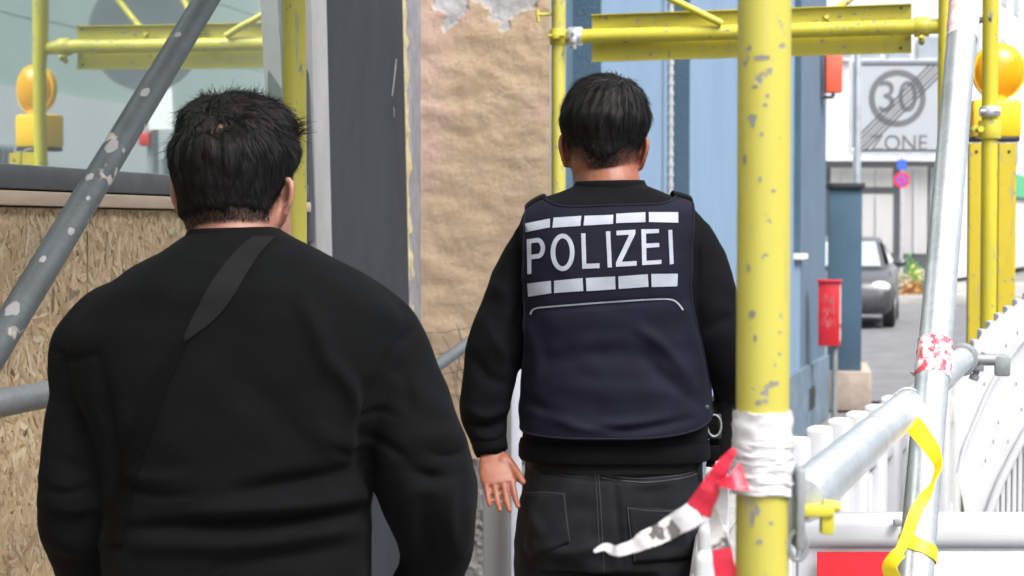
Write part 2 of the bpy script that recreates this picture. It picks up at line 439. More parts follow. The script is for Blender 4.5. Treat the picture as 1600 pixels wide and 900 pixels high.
# leaning trim, dark panel, foam and stone edge (one oblique plane)
PP0, PP1 = Vector((WX-.012, on_x(487, 355, WX-.012).y, 0)), Vector((-1.95, 6.9, 0))
pd = (PP1-PP0).normalized(); pnrm = Vector((pd.y, -pd.x, 0))
def panel(name, m, quad, t, fwd=0.0, smooth=False):
    pts = [hit(x, y, PP0+pnrm*fwd, pnrm) for x, y in quad]; b = MB(); n = len(pts)
    back = [p-pnrm*t for p in pts]
    b.add(pts+back, [tuple(range(n)), tuple(range(n, 2*n))[::-1]]+[(i, i+n, (i+1) % n+n, (i+1) % n) for i in range(n)])
    return b.build(name, m, shop, smooth)
ln = lambda x, y: x+y*8/320.0*.9
for nm, mt, xa, xb, t, fw in (('trim_strip', 'trim_pale', 486, 510, .05, .02), ('dark_panel', 'panel_dark', 509, 629, .06, 0), ('stone_edge', 'strip_stone', 642, 661, .08, -.004)):
    q = [(xa if nm == 'stone_edge' else ln(xa, -500), -500), (xb if nm == 'stone_edge' else ln(xb, -500), -500)]
    bot = 1100
    q += [(xb if nm == 'stone_edge' else ln(xb, bot), bot), (xa if nm == 'stone_edge' else ln(xa, bot), bot)]
    panel(nm, mt, q, t, fw)
random.seed(3)
edgeL = []; edgeR = []
for i in range(60):
    y = -300+i*14
    edgeL.append((ln(627, y)-1, y)); edgeR.append((ln(629, y)+random.uniform(2, 12), y+random.uniform(-4, 4)))
q = edgeL+edgeR[::-1]
fp = [hit(x, y, PP0+pnrm*-.012, pnrm) for x, y in q]
fb = MB(); n_ = len(edgeL)
for i in range(n_):
    pass
vsf = []
for i in range(n_):
    l, r_ = fp[i], fp[2*n_-1-i]
    vsf += [l, (l+r_)/2+pnrm*random.uniform(.0, .016), r_-pnrm*.012]
fb.add(vsf, [(3*i+k, 3*i+k+1, 3*i+k+4, 3*i+k+3) for i in range(n_-1) for k in (0, 1)])
fb.build('foam_joint', 'foam', shop, True, 180)
w = MB(); bk = [PP0-pnrm*.07-pd*.1, PP1-pnrm*.07, PP1-pnrm*.6, PP0-pnrm*.6-pd*.1]
w.add([p for p in bk]+[p+Vector((0, 0, 5.6)) for p in bk], [(0, 1, 2, 3), (7, 6, 5, 4), (0, 4, 5, 1), (1, 5, 6, 2), (2, 6, 7, 3), (3, 7, 4, 0)])
w.build('corner_wall', 'render_grey', shop)
# scratches on the dark panel
for (xa, ya, xb, yb, wd) in ((619, 93, 613, 150, 3.6), (615, 168, 616, 183, 3)):
    a, b_ = hit(xa, ya, PP0+pnrm*.001, pnrm), hit(xb, yb, PP0+pnrm*.001, pnrm)
    s_ = MB(); s_.ribbon(catmull([a, a.lerp(b_, .4)+pd*.006, b_], 6), [wd/480*(.3+.7*math.sin(math.pi*min(1, i/12+.1))) for i in range(13)], pnrm, .0012)
    s_.build('scratch', 'trim_pale', shop)

# ---------------------------------------------------------------- plaster end wall
PY = 6.9; PXA, PXB = -1.955, -1.445
pm, pns, pls, pb = new_mat('old_plaster')
pa = pns.new('ShaderNodeAttribute'); pa.attribute_name = 'coat'
sep = pns.new('ShaderNodeSeparateColor'); pls.new(pa.outputs['Color'], sep.inputs[0])
och = mixrgb(pns, pls, ramp(pns, pls, tex(pns, pls, 7, 8, .7), .3, .7), (.52, .375, .25), (.60, .465, .33))
och = mixrgb(pns, pls, ramp(pns, pls, tex(pns, pls, 45, 6, .7, off=(4, 1, 1)), .55, .8), och, (.47, .335, .22))
pk = mixrgb(pns, pls, sep.outputs[1], och, (.60, .42, .355))
wh = mixrgb(pns, pls, ramp(pns, pls, tex(pns, pls, 30, 8, .7), .35, .7), (.44, .44, .46), (.58, .58, .59))
c1 = mixrgb(pns, pls, sep.outputs[0], pk, wh)
st = mixrgb(pns, pls, ramp(pns, pls, tex(pns, pls, 25, 8, .7), .35, .7), (.17, .165, .16), (.36, .35, .33))
c1 = mixrgb(pns, pls, sep.outputs[2], c1, st)
pls.new(c1, pb.inputs['Base Color']); pb.inputs['Roughness'].default_value = .92
bump(pns, pls, pb, tex(pns, pls, 120, 12, .85), .010)
M['plaster'] = pm
def inpoly(x, y, P):
    c = False; j = len(P)-1
    for i in range(len(P)):
        if (P[i][1] > y) != (P[j][1] > y) and x < (P[j][0]-P[i][0])*(y-P[i][1])/(P[j][1]-P[i][1])+P[i][0]: c = not c
        j = i
    return c
W1 = [(683, -90), (735, -90), (732, 8), (724, 26), (712, 30), (705, 44), (697, 52), (690, 44), (694, 26), (680, 14)]
W2 = [(735, -90), (843, -90), (840, 14), (818, 16), (802, 24), (797, 50), (785, 48), (772, 32), (757, 10), (735, 0)]
plb = thing('plaster_house_end', 'ochre plaster house wall with flaking paint and bare white patches', 'building', (-1.7, PY, 0))
NX, NZ = 110, 560; ZT = 3.3
vs = []; coat = []
for iz in range(NZ+1):
    z = ZT*iz/NZ
    for ix in range(NX+1):
        x = PXA+(PXB-PXA)*ix/NX
        rel = CAMR.transposed() @ (Vector((x, PY, z))-CAMP)
        px = 800+FPX*rel.x/-rel.z; py = 450-FPX*rel.y/-rel.z
        nv = Vector((x*16, z*16, 3)); jit = noise.noise(nv*2.2)*7+noise.noise(nv*6)*4
        wmask = 1.0 if (inpoly(px+jit, py+noise.noise(nv*2.5+Vector((7, 0, 0)))*7, W1) or inpoly(px+jit, py+noise.noise(nv*2.5+Vector((7, 0, 0)))*7, W2)) else 0.0
        if py < -80 and noise.noise(nv*.4) > -.1: wmask = 1.0
        pink = max(0, min(1, (738-(py-60)*.22-px+noise.noise(nv*.6)*45)/34))*(.35+.65*min(1, max(0, noise.noise(nv*.8+Vector((0, 0, 9)))+.6)))
        if py > 330: pink *= max(0, 1-(py-330)/60)
        if 150 < py < 190 and px > 815: pink = max(pink, .5)
        stone = max(0, min(1, (py-690+noise.noise(nv*.7)*120)/25))
        h = noise.noise(Vector((x*7, z*13, 0)))*.008+noise.noise(Vector((x*20, z*26, 1)))*.0026+noise.noise(Vector((x*60, z*70, 2)))*.0014
        h -= .006*wmask+.012*stone
        if stone > .5: h += .010*noise.noise(Vector((x*50, z*50, 4)))
        e = min(ix, NX-ix)/4
        vs.append((x, PY-h-.004, z)); coat.append((wmask, pink*(1-wmask), stone, 1))
fs = [(i*(NX+1)+j, i*(NX+1)+j+1, (i+1)*(NX+1)+j+1, (i+1)*(NX+1)+j) for i in range(NZ) for j in range(NX)]
me = bpy.data.meshes.new('plaster'); me.from_pydata(vs, [], fs)
ca_ = me.color_attributes.new('coat', 'FLOAT_COLOR', 'POINT'); ca_.data.foreach_set('color', np.array(coat, dtype=np.float32).ravel())
link('plaster', me, 'plaster', plb, True, 180)
w = MB(); w.box((-2.6, PY+.235, 2.75), (2.3, .42, 5.5)); w.build('wall', 'render_grey', plb)
random.seed(11)
M['wire'] = mat('rusty_wire', (.06, .05, .045), .6)
for k in range(13):
    x0, y0 = random.uniform(662, 740), random.uniform(495, 560)
    pts = [(x0, y0)]
    dx, dy = random.uniform(-10, 12), random.uniform(14, 26)
    if k < 4: dx, dy = random.uniform(16, 24), random.uniform(-5, -1); pts = [(660, 522+k*34)]
    for i in range(6):
        pts.append((pts[-1][0]+dx+random.uniform(-9, 9), pts[-1][1]+dy+random.uniform(-4, 4)))
    P3 = [hit(a, b, (0, PY-.022-random.uniform(0, .012), 0), (0, 1, 0)) for a, b in pts]
    P3 = [p for p in P3 if PXA < p.x < PXB]
    if len(P3) > 2:
        t_ = MB(); t_.tube(catmull(P3, 6), .0013, 6); t_.build('wire', 'wire', plb, True)

# gate posts in front of the plaster wall
gp = thing('grey_gate_post', 'grey weathered square post beside a white post before the plaster wall', 'post', tuple(at(778, 355, 6.0).xy)+(0,), R(YAW))
M['post_grey'] = mat('weathered_grey', (.20, .20, .20), .75, .2, 6, stretch=(1, 1, .2), dirt=(.06, .06, .06), dlo=.68, dhi=.72, dscale=50)
M['post_white'] = mat('white_post_paint', (.36, .38, .44), .5, .06, 8, dirt=(.35, .34, .33), dlo=.66, dhi=.75, dscale=25)
rY = Matrix.Rotation(R(YAW), 3, 'Z')
c = at(777, 355, 6.0); b = MB(); b.bbox((c.x, c.y, .60), (.094, .06, 1.2), .004, rY); b.build('post', 'post_grey', gp, True)
c = at(807, 355, 5.9)
wp = thing('white_gate_post', 'slim white square post beside the grey weathered post', 'post', (c.x, c.y, 0))
b = MB(); b.bbox((c.x, c.y, .61), (.034, .034, 1.22), .003, rY); b.build('post', 'post_white', wp, True)
b = MB(); b.bbox((c.x, c.y, 1.228), (.038, .038, .014), .003, rY); b.build('cap', 'post_white', wp, True)
b = MB(); c = at(777, 355, 6.0); b.bbox((c.x, c.y, 1.208), (.10, .066, .014), .003, rY); b.build('cap', 'post_grey', gp, True)

# ---------------------------------------------------------------- blue house
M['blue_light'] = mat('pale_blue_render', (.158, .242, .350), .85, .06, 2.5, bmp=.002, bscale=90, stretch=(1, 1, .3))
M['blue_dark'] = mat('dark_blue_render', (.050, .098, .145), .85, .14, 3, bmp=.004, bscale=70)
M['sill_white'] = mat('white_sill', (.7, .7, .7), .6, .08)
M['pipe_grey'] = mat('pale_pipe', (.33, .34, .35), .6)
M['plinth_blue'] = mat('blue_plinth', (.115, .165, .215), .85, .3, 6, bmp=.006, bscale=50, dirt=(.30, .27, .24), dlo=.64, dhi=.72, dscale=9)
FA, FB = Vector((-1.44, 7.4, 0)), Vector((-.93, 15.9, 0))
fd = (FB-FA).normalized(); fn = Vector((fd.y, -fd.x, 0))
def ft(px):
    p = hit(px, 355, FA, fn); return (p-FA).dot(fd)
bh = thing('blue_house', 'pale blue rendered house with dark blue recesses along the pavement', 'building', tuple(FA))
def fbox(t0, t1, z0, z1, o0, o1, name, m, parent=bh):   # o0..o1 offset out of the facade
    b = MB(); P = [FA+fd*t0+fn*o0, FA+fd*t1+fn*o0, FA+fd*t1+fn*o1, FA+fd*t0+fn*o1]
    b.add([p+Vector((0, 0, z0)) for p in P]+[p+Vector((0, 0, z1)) for p in P], [(0, 1, 2, 3), (7, 6, 5, 4), (0, 4, 5, 1), (1, 5, 6, 2), (2, 6, 7, 3), (3, 7, 4, 0)])
    return b.build(name, m, parent)
t880, t940, t1030, t1042, t1078, t1240, t1251, t1290 = [ft(p) for p in (866, 940, 1030, 1042, 1078, 1240, 1251, 1290)]
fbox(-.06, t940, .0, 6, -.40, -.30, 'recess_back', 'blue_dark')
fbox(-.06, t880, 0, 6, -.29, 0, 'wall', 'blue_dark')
fbox(t940, t1042, 0, 6, -.40, 0, 'wall', 'blue_light')
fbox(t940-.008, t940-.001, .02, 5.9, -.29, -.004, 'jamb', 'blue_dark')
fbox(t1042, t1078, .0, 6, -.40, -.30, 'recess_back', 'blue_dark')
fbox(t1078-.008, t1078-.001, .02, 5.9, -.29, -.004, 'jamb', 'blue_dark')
fbox(t1078, t1240, 0, 6, -.40, 0, 'wall', 'blue_light')
fbox(t1240, t1251, 0, 1.36, -.39, -.001, 'wall', 'blue_light')
wn_ = fbox(t1240+.002, t1251-.002, 1.40, 5.9, -.38, -.34, 'window', 'frame_grey')
fbox(t1240+.05, t1251-.05, 1.45, 5.85, -.338, -.332, 'pane', 'glass', wn_)
fbox(t1240+.02, t1251+.05, 1.362, 1.40, -.30, .05, 'sill', 'sill_white', wn_)
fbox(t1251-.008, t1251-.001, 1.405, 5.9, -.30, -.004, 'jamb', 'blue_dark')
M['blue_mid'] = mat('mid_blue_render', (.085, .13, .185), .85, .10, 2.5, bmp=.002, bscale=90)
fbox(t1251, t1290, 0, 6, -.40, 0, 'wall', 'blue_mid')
fbox(t1078, t1290+.02, 0, .52, .002, .035, 'plinth', 'plinth_blue')
fbox(t1251+.3, t1251+.62, .17, .34, .036, .040, 'vent', 'black_rubber')
fbox(-.06, t1290, 0, 6, -3.5, -.41, 'rear_wall', 'blue_light')
# downpipe with rings
c = FA+fd*(t1030+.05)+fn*.045; b = MB(); b.tube([c, c+Vector((0, 0, 5.9))], .013, 12); dp = b.build('downpipe', 'pipe_grey', bh, True)
for k in range(118):
    if not 26 <= k <= 60: continue
    z = .05+k*.05; b = MB(); b.tube([c+Vector((0, 0, z)), c+Vector((0, 0, z+.02))], .0165, 10); b.build('rib', 'pipe_grey', dp, True)

# gate pier, on stone plinth
pc = at(1320, 355, 16.4); gpier = thing('gate_pier', 'dark blue gate pier with flat cap on stone plinth', 'pier', (pc.x, pc.y, 0), R(YAW-9))
rP = Matrix.Rotation(R(YAW-9), 3, 'Z')
M['stone'] = mat('sandstone', (.36, .30, .25), .9, .2, 9, bmp=.006, bscale=50)
b = MB(); b.bbox((pc.x, pc.y, 1.14), (.29, .40, 1.60), .006, rP); b.build('shaft', 'blue_dark', gpier, True)
b = MB(); b.bbox((pc.x, pc.y, 1.965), (.34, .46, .05), .008, rP); b.build('cap', 'dark_metal', gpier, True)
b = MB(); b.bbox((pc.x+.03, pc.y+.3, .17), (.36, 1.2, .34), .01, rP); b.build('plinth', 'stone', gpier, True)

# red box on post with scribble
M['scribble'] = mat('faint_scribble', (.52, .10, .11), .6)
rc = at(1296, 490, 14.4); rb = thing('red_newspaper_box', 'red metal newspaper box with white scribble on a post by the blue house', 'box', (rc.x, rc.y, 0))
b = MB(); b.bbox((rc.x, rc.y, rc.z), (.165, .12, .50), .008); body = b.build('body', 'red_paint', rb, True)
b = MB(); b.bbox((rc.x, rc.y-.002, rc.z+.255), (.19, .15, .018), .004); b.build('lid', 'red_paint', rb, True)
b = MB(); b.box((rc.x+.084, rc.y, rc.z+.07), (.003, .07, .30)); b.box((rc.x+.084, rc.y, rc.z-.16), (.003, .07, .10)); b.build('label', 'white_foil', rb)
b = MB(); b.tube([(rc.x+.04, rc.y+.03, 0), (rc.x+.04, rc.y+.03, rc.z-.24)], .024, 12); b.build('post', 'galv_dull', rb, True)
random.seed(5)
for k, zc in enumerate((.11, .02, -.07)):
    pts = []
    for i in range(9):
        pts.append((rc.x-.045+.011*i+random.uniform(-.008, .008), rc.y-.0625, rc.z+zc+(.035 if i % 2 else -.03)+random.uniform(-.015, .015)))
    b = MB(); b.ribbon(catmull(pts, 5), .0055, (0, -1, 0), .001); b.build('scribble', 'scribble', rb)

# ---------------------------------------------------------------- zone sign
M['sign_white'] = mat('sign_white', (.37, .39, .42), .5, .03, 3)
M['sign_grey'] = mat('sign_grey', (.125, .13, .14), .5, .04, 3)
M['sign_black'] = mat('sign_dark', (.05, .05, .055), .5, .04, 3)
M['sign_blue'] = mat('sign_blue', (.03, .10, .50), .45, .05, 3)
zs_z = 17.6; zc = at(1402, 168, zs_z); zo = thing('zone_sign', 'square white end of 30 zone traffic sign with diagonal bars on a steel post', 'sign', (at(1338, 355, zs_z).x, at(1338, 355, zs_z).y, 0))
u = FPX/zs_z; S = 146/u
ex = (CAMR @ Vector((1, 0, 0))); ex.z = 0; ex.normalize(); ez = Vector((0, 0, 1)); ey = ez.cross(ex)   # ey away from camera
def rrect(hw, hh, r, n=6):
    P = []
    for (sx, sy, a0) in ((1, 1, 0), (-1, 1, 90), (-1, -1, 180), (1, -1, 270)):
        for k in range(n+1):
            a = R(a0+90*k/n); P.append((sx*(hw-r)+r*math.cos(a), sy*(hh-r)+r*math.sin(a)))
    return P
def splate(name, poly, m, off, th=.002):
    b = MB(); b.prism(poly, zc-ey*off, ex, ez, ey*th); return b.build(name, m, zo)
def sframe(name, ro, ri, m, off, th=.003):
    n = len(ro); b = MB(); A = [zc-ey*off+ex*x+ez*y for x, y in ro]; B = [zc-ey*off+ex*x+ez*y for x, y in ri]
    A2 = [p+ey*th for p in A]; B2 = [p+ey*th for p in B]
    f = []
    for i in range(n):
        j = (i+1) % n
        f += [(i, j, n+j, n+i), (2*n+i, 3*n+i, 3*n+j, 2*n+j), (i, 2*n+i, 2*n+j, j), (n+i, n+j, 3*n+j, 3*n+i)]
    b.add(A+B+A2+B2, f); return b.build(name, m, zo)
splate('panel', rrect(S/2, S/2, .05), 'sign_white', .0, .02)
sframe('rim', rrect(S/2+.012, S/2+.012, .06), rrect(S/2-.006, S/2-.006, .045), 'galv', .010, .035)
sframe('border', rrect(S/2-.028, S/2-.028, .035), rrect(S/2-.046, S/2-.046, .022), 'sign_black', .003, .002)
circ = lambda r, n=48: [(r*math.cos(2*math.pi*k/n), .10*S+r*math.sin(2*math.pi*k/n)) for k in range(n)]
sframe('ring', circ(.305*S), circ(.242*S), 'sign_grey', .003, .002)
def stext(s, size, x, y, m, sx=1.0):
    vs, fs = text_mesh(s, size); b = MB()
    b.add([zc+ex*(v.x*sx+x)+ez*(v.y+y)-ey*.0032 for v in vs], fs); return b.build('lettering', m, zo)
stext('30', .34*S/.72, 0, .10*S, 'sign_grey', .95)
stext('ZONE', .17*S/.72, .02*S, -.385*S, 'sign_grey', .95)
for k in range(5):
    o_ = (k-2)*.040*S; h = S*.46; dvec = Vector((.707, .707)); nv = Vector((-.707, .707))
    a0 = -h*1.414+abs(o_)*1.0; a1 = h*1.414-abs(o_)
    P = []
    for (s_, t_) in ((a0, -.0115*S), (a1, -.0115*S), (a1, .0115*S), (a0, .0115*S)):
        q = dvec*s_+nv*(o_+t_); P.append((max(-h, min(h, q.x)), max(-h, min(h, q.y))))
    splate('bar', P, 'sign_black', .0045, .001)
for px_, y0, y1 in ((1338, 40, 700),):
    a = at(px_, 355, zs_z); b = MB(); b.tube([(a.x, a.y+.05, 0), (a.x, a.y+.05, 1.6+(355-y0)/u)], .038, 20); b.build('post', 'galv', zo, True)
for yy in (115, 235):
    a = at(1337, yy, zs_z); b = MB(); b.bbox((a.x, a.y+.03, a.z), (.10, .05, .05), .01, rY); b.build('clamp', 'galv', zo, True)

# ---------------------------------------------------------------- no stopping sign far off
nz = 44.0; nc = at(1409, 281, nz); no = thing('no_stopping_sign', 'round blue no stopping sign with red ring on a slim post', 'sign', (nc.x, nc.y, 0))
b = MB(); b.tube([(nc.x, nc.y+.06, 0), (nc.x, nc.y+.06, nc.z+.55)], .04, 12); b.build('post', 'galv', no, True)
disc = lambda r, n=28: [(r*math.cos(2*math.pi*k/n), r*math.sin(2*math.pi*k/n)) for k in range(n)]
for nm, r_, m_, of in (('plate', .19, 'red_foil', 0), ('face', .135, 'sign_blue', .004)):
    b = MB(); b.prism(disc(r_), nc-ey*of, ex, ez, ey*.003); b.build(nm, m_, no)
for a_ in (45, 135):
    b = MB(); ca, sa = math.cos(R(a_)), math.sin(R(a_)); P = [(ca*s*.13-sa*t*.02, sa*s*.13+ca*t*.02) for s, t in ((-1, -1), (1, -1), (1, 1), (-1, 1))]
    b.prism(P, nc-ey*(.007 if a_ == 45 else .0085), ex, ez, ey*.001); b.build('cross_bar', 'red_foil', no)
b = MB(); b.prism([(-.11, .24), (.11, .24), (.11, .48), (-.11, .48)], nc, ex, ez, ey*.003); b.build('upper_plate', 'sign_blue', no)

# ---------------------------------------------------------------- parked car (front towards us)
M['car_paint'] = mat('grey_car_paint', (.10, .10, .106), .3, .06, 3, metal=.55)
M['car_glass'] = gm
M['lamp_clear'] = mat('headlamp_clear', (.7, .7, .72), .12, .05)
M['tyre'] = mat('tyre', (.02, .02, .02), .8)
M['rim'] = mat('alloy_rim', (.55, .55, .56), .35, metal=.8)
cr = at(1397, 512, 29.0); cx = cr.x-.90; cy = cr.y
car = thing('parked_car', 'silver grey hatchback parked beyond the dark blue gate pier', 'car', (cx, cy+2.1, 0))
def csec(y, hw, z0, z1, hw2, n=7):       # rounded section
    P = []
    for sx in (1, -1):
        prof = [(hw*.86, z0), (hw*.97, z0+.08), (hw, (z0+z1)/2), (hw*.985, z1-.10), (hw2, z1)]
        P += [(sx*a, y, z) for a, z in (prof if sx == 1 else prof[::-1])]
    return P
secs = [csec(.0, .70, .38, .60, .62), csec(.05, .80, .28, .70, .72), csec(.22, .87, .22, .78, .74), csec(.9, .90, .20, .90, .76), csec(1.25, .90, .20, .96, .78), csec(3.3, .90, .20, .98, .80), csec(3.95, .88, .24, .98, .78), csec(4.15, .80, .34, .92, .70)]
b = MB(); b.rings([[Vector((cx+x, cy+y, z)) for x, y, z in s] for s in secs]); b.build('body', 'car_paint', car, True, 50)
roof = [[(sx*hw, y, z) for sx, hw in ((1, a), (1, b_), (-1, b_), (-1, a)) for z in [zz.pop(0)]] if False else None for (y, a, b_, zz) in []]
b = MB(); gs = []
for (y, hb, ht, z0, z1) in ((.98, .74, .70, .90, .93), (1.75, .77, .60, .95, 1.36), (2.3, .78, .61, .97, 1.43), (3.2, .78, .60, .98, 1.40), (3.9, .76, .66, .98, 1.02)):
    gs.append([Vector((cx+x, cy+y, z)) for x, z in ((hb, z0), (ht, z1), (ht*.6, z1+.02), (-ht*.6, z1+.02), (-ht, z1), (-hb, z0))])
b.rings(gs); b.build('roof', 'car_paint', car, True, 50)
b = MB(); b.add([(cx-.66, cy+1.04, .955), (cx+.66, cy+1.04, .955), (cx+.55, cy+1.70, 1.345), (cx-.55, cy+1.70, 1.345)], [(0, 1, 2, 3)])
for v in range(4): b.v[v] = (b.v[v][0], b.v[v][1]-.03, b.v[v][2]+.02)
b.build('windscreen', 'car_glass', car)
for sx in (-1, 1):
    b = MB(); b.add([(cx+sx*.79, cy+1.30, 1.0), (cx+sx*.80, cy+3.3, 1.02), (cx+sx*.645, cy+3.15, 1.36), (cx+sx*.645, cy+1.9, 1.36)], [(0, 1, 2, 3)]); b.build('side_window', 'car_glass', car)
    b = MB(); b.sphere((cx+sx*.68, cy+.10, .66), (.16, .12, .09), 14, 10); b.build('headlight', 'lamp_clear', car, True)
    b = MB(); b.sphere((cx+sx*.96, cy+1.35, 1.02), (.11, .07, .07), 12, 8); b.build('mirror', 'car_paint', car, True)
    for yy in (.80, 3.35):
        wx_ = cx+sx*.80; b = MB(); b.tube([(wx_-.10, cy+yy, .31), (wx_-.085, cy+yy, .31), (wx_+.085, cy+yy, .31), (wx_+.10, cy+yy, .31)], [.27, .31, .31, .27], 24); wh = b.build('wheel', 'tyre', car, True)
        b = MB(); b.tube([(wx_+sx*.09, cy+yy, .31), (wx_+sx*.106, cy+yy, .31)], .20, 20); b.build('rim', 'rim', wh, True)
b = MB(); b.bbox((cx, cy+.06, .42), (1.2, .10, .12), .02); b.build('grille', 'black_rubber', car, True)
b = MB(); b.bbox((cx, cy-.01, .50), (.52, .02, .11), .005); b.build('number_plate', 'sign_white', car, True)

# ---------------------------------------------------------------- far buildings
M['far_white'] = mat('white_facade', (.48, .49, .50), .85, .06, .6)
M['far_grey'] = mat('grey_facade', (.42, .44, .46), .85, .08, .6)
M['far_dark'] = mat('dark_frame', (.055, .058, .065), .5, .1, 2)
M['far_pane'] = mat('pale_blind', (.34, .34, .335), .6, .12, .7, stretch=(1, 1, .2))
M['far_glass'] = mat('far_window', (.22, .25, .28), .3, .2, 1)
M['green_sign'] = mat('green_sign', (.05, .30, .14), .5, .08)
def fpx(px, py, z): return at(px, py, z)
fz = 52.0
fc = at(1402, 355, fz)
fs_ = thing('far_shop', 'far white shop with dark framed windows across the street', 'building', (fc.x, fc.y, 0))
uu = FPX/fz
def frect(x0, y0, x1, y1, off, th, name, m, parent=None, z=fz):
    a = at((x0+x1)/2, (y0+y1)/2, z); hw = (x1-x0)/2/(FPX/z); hh = (y1-y0)/2/(FPX/z)
    b = MB(); b.box(Vector((a.x, a.y, a.z))-ey*off+ey*(th/2), (hw*2, th, hh*2), rY); return b.build(name, m, parent or fs_)
frect(1240, -330, 1476, 246, .0, 6, 'upper_wall', 'far_white')
frect(1240, 244.5, 1478, 252, .35, .34, 'fascia', 'far_white')
frect(1240, 252, 1476, 400, -.30, 5.6, 'shop_wall', 'far_dark')
frect(1240, 400, 1476, 447, .0, 6, 'plinth', 'far_dark')
for (x0, y0, x1, y1, m_) in ((1348, 262, 1398, 292, 'far_pane'), (1346, 303, 1398, 396, 'far_pane'), (1411, 260, 1452, 397, 'far_pane'), (1300, 262, 1338, 396, 'far_pane'), (1456, 262, 1474, 396, 'far_glass')):
    p_ = frect(x0, y0, x1, y1, -.24, .05, 'window', m_)
    frect((x0+x1)/2-1, y0+2, (x0+x1)/2+1, y1-2, -.18, .05, 'mullion', 'far_grey', p_)
for k in range(5):
    x0 = 1250+k*46
    for (ya, yb) in ((58, 92), (-60, -20)):
        p_ = frect(x0, ya, x0+34, yb, .03, .025, 'window', 'far_glass'); frect(x0-2, yb, x0+36, yb+3, .12, .115, 'sill', 'far_white', p_)
# corner building running off to the right
cb0, cb1 = at(1476, 355, 56), at(1690, 355, 96)
cb = thing('corner_building', 'tall white corner building with grey windows beyond the warning lamp', 'building', (cb0.x, cb0.y, 0))
bd = (cb1-cb0); bd.z = 0; BL = bd.length; bd.normalize(); bn = Vector((bd.y, -bd.x, 0))
def cbox(t0, t1, z0, z1, o0, o1, name, m, parent=cb):
    b = MB(); P = [cb0+bd*t0+bn*o0, cb0+bd*t1+bn*o0, cb0+bd*t1+bn*o1, cb0+bd*t0+bn*o1]
    for p in P: p.z = 0
    b.add([p+Vector((0, 0, z0)) for p in P]+[p+Vector((0, 0, z1)) for p in P], [(0, 1, 2, 3), (7, 6, 5, 4), (0, 4, 5, 1), (1, 5, 6, 2), (2, 6, 7, 3), (3, 7, 4, 0)])
    return b.build(name, m, parent)
cbox(.3, BL, 0, 16, -8, 0, 'wall', 'far_white')
for fl in range(4):
    for k in range(12):
        t = 1.6+k*BL/12.5; z = 3.9+fl*2.9
        wn2 = cbox(t, t+1.5, z, z+1.7, .02, .05, 'window', 'far_grey'); cbox(t+.1, t+1.4, z+.1, z+1.6, .051, .06, 'pane', 'far_glass', wn2)
cbox(13, 22, 2.75, 3.6, .03, .25, 'shop_sign', 'green_sign')
for k in range(40):
    cbox(10+k*.28, 10.2+k*.28, .1, 2.5, .30, .36, 'fence_sheet', 'far_grey')

# kerb and planting across the junction
kz = at(1420, 468, 40.5); fk = MB(); fk.bbox((kz.x, kz.y, .0), (14, .25, .24), .02, rY); struct(fk.build('far_kerb', 'kerb', None, True))
fp_ = MB(); fp_.box((kz.x-1.4, kz.y+6.2, -.03), (16, 12, .14), rY); struct(fp_.build('far_pavement', 'slab'))
lm, lns, lls, lb = new_mat('planting')
la = lns.new('ShaderNodeAttribute'); la.attribute_name = 'tint'; lls.new(la.outputs['Color'], lb.inputs['Base Color']); lb.inputs['Roughness'].default_value = .7
M['plant'] = lm
random.seed(21)
def clump(px, py, z, rx, rz, cols, n, name, label, group):
    c = at(px, py, z); vs = []; f = []; cs = []
    base = MB()
    o = thing(name, label, 'plant', (c.x, c.y, 0.04), 0, group)
    for i in range(n):
        while True:
            d = Vector((random.uniform(-1, 1), random.uniform(-1, 1), random.uniform(0, 1)))
            if d.length < 1: break
        p = Vector((c.x+d.x*rx, c.y+d.y*rx, .04+d.z*rz)); q = Vector((random.gauss(0, 1), random.gauss(0, 1), random.gauss(0, 1))).normalized()
        a = q.orthogonal().normalized()*.05; b_ = q.cross(a)*.6; k = len(vs)
        vs += [p-a, p-b_, p+a, p+b_]; f.append((k, k+1, k+2, k+3)); cs += [Vector(random.choice(cols))*random.uniform(.7, 1.2)]*4
    me = bpy.data.meshes.new('leaves'); me.from_pydata(vs, [], f)
    ca_ = me.color_attributes.new('tint', 'FLOAT_COLOR', 'CORNER'); ca_.data.foreach_set('color', np.array([(*x, 1) for x in cs], dtype=np.float32).ravel())
    l_ = link('leaves', me, 'plant', o); l_['kind'] = 'stuff'
    for k in range(3):
        s_ = MB(); s_.tube([(c.x+(k-1)*rx*.25, c.y, .035), (c.x+(k-1)*rx*.4, c.y, .04+rz*.7)], [.012, .005], 6); s_.build('stem', 'stone', o)
clump(1411, 455, 42, .30, .55, [(.55, .50, .38), (.62, .55, .42), (.30, .24, .10)], 260, 'flower_clump', 'cream flower clump at the kerb beside the no stopping post', None)
clump(1427, 458, 41.6, .32, .36, [(.50, .22, .06), (.55, .36, .12), (.30, .14, .06)], 260, 'flower_clump', 'orange brown flower clump low at the far kerb', None)
clump(1432, 440, 42.6, .34, .70, [(.50, .46, .08), (.45, .45, .20), (.12, .26, .05)], 260, 'flower_clump', 'yellow green flower clump behind the orange one', None)
clump(1424, 410, 43.5, .22, .95, [(.08, .38, .06), (.12, .45, .08)], 150, 'flower_clump', 'tall bright green plant before the dark shop plinth', None)
clump(1446, 445, 43, .40, .6, [(.55, .5, .45), (.6, .58, .5), (.2, .25, .1)], 260, 'flower_clump', 'pale flower clump behind the steel prop tube', None)

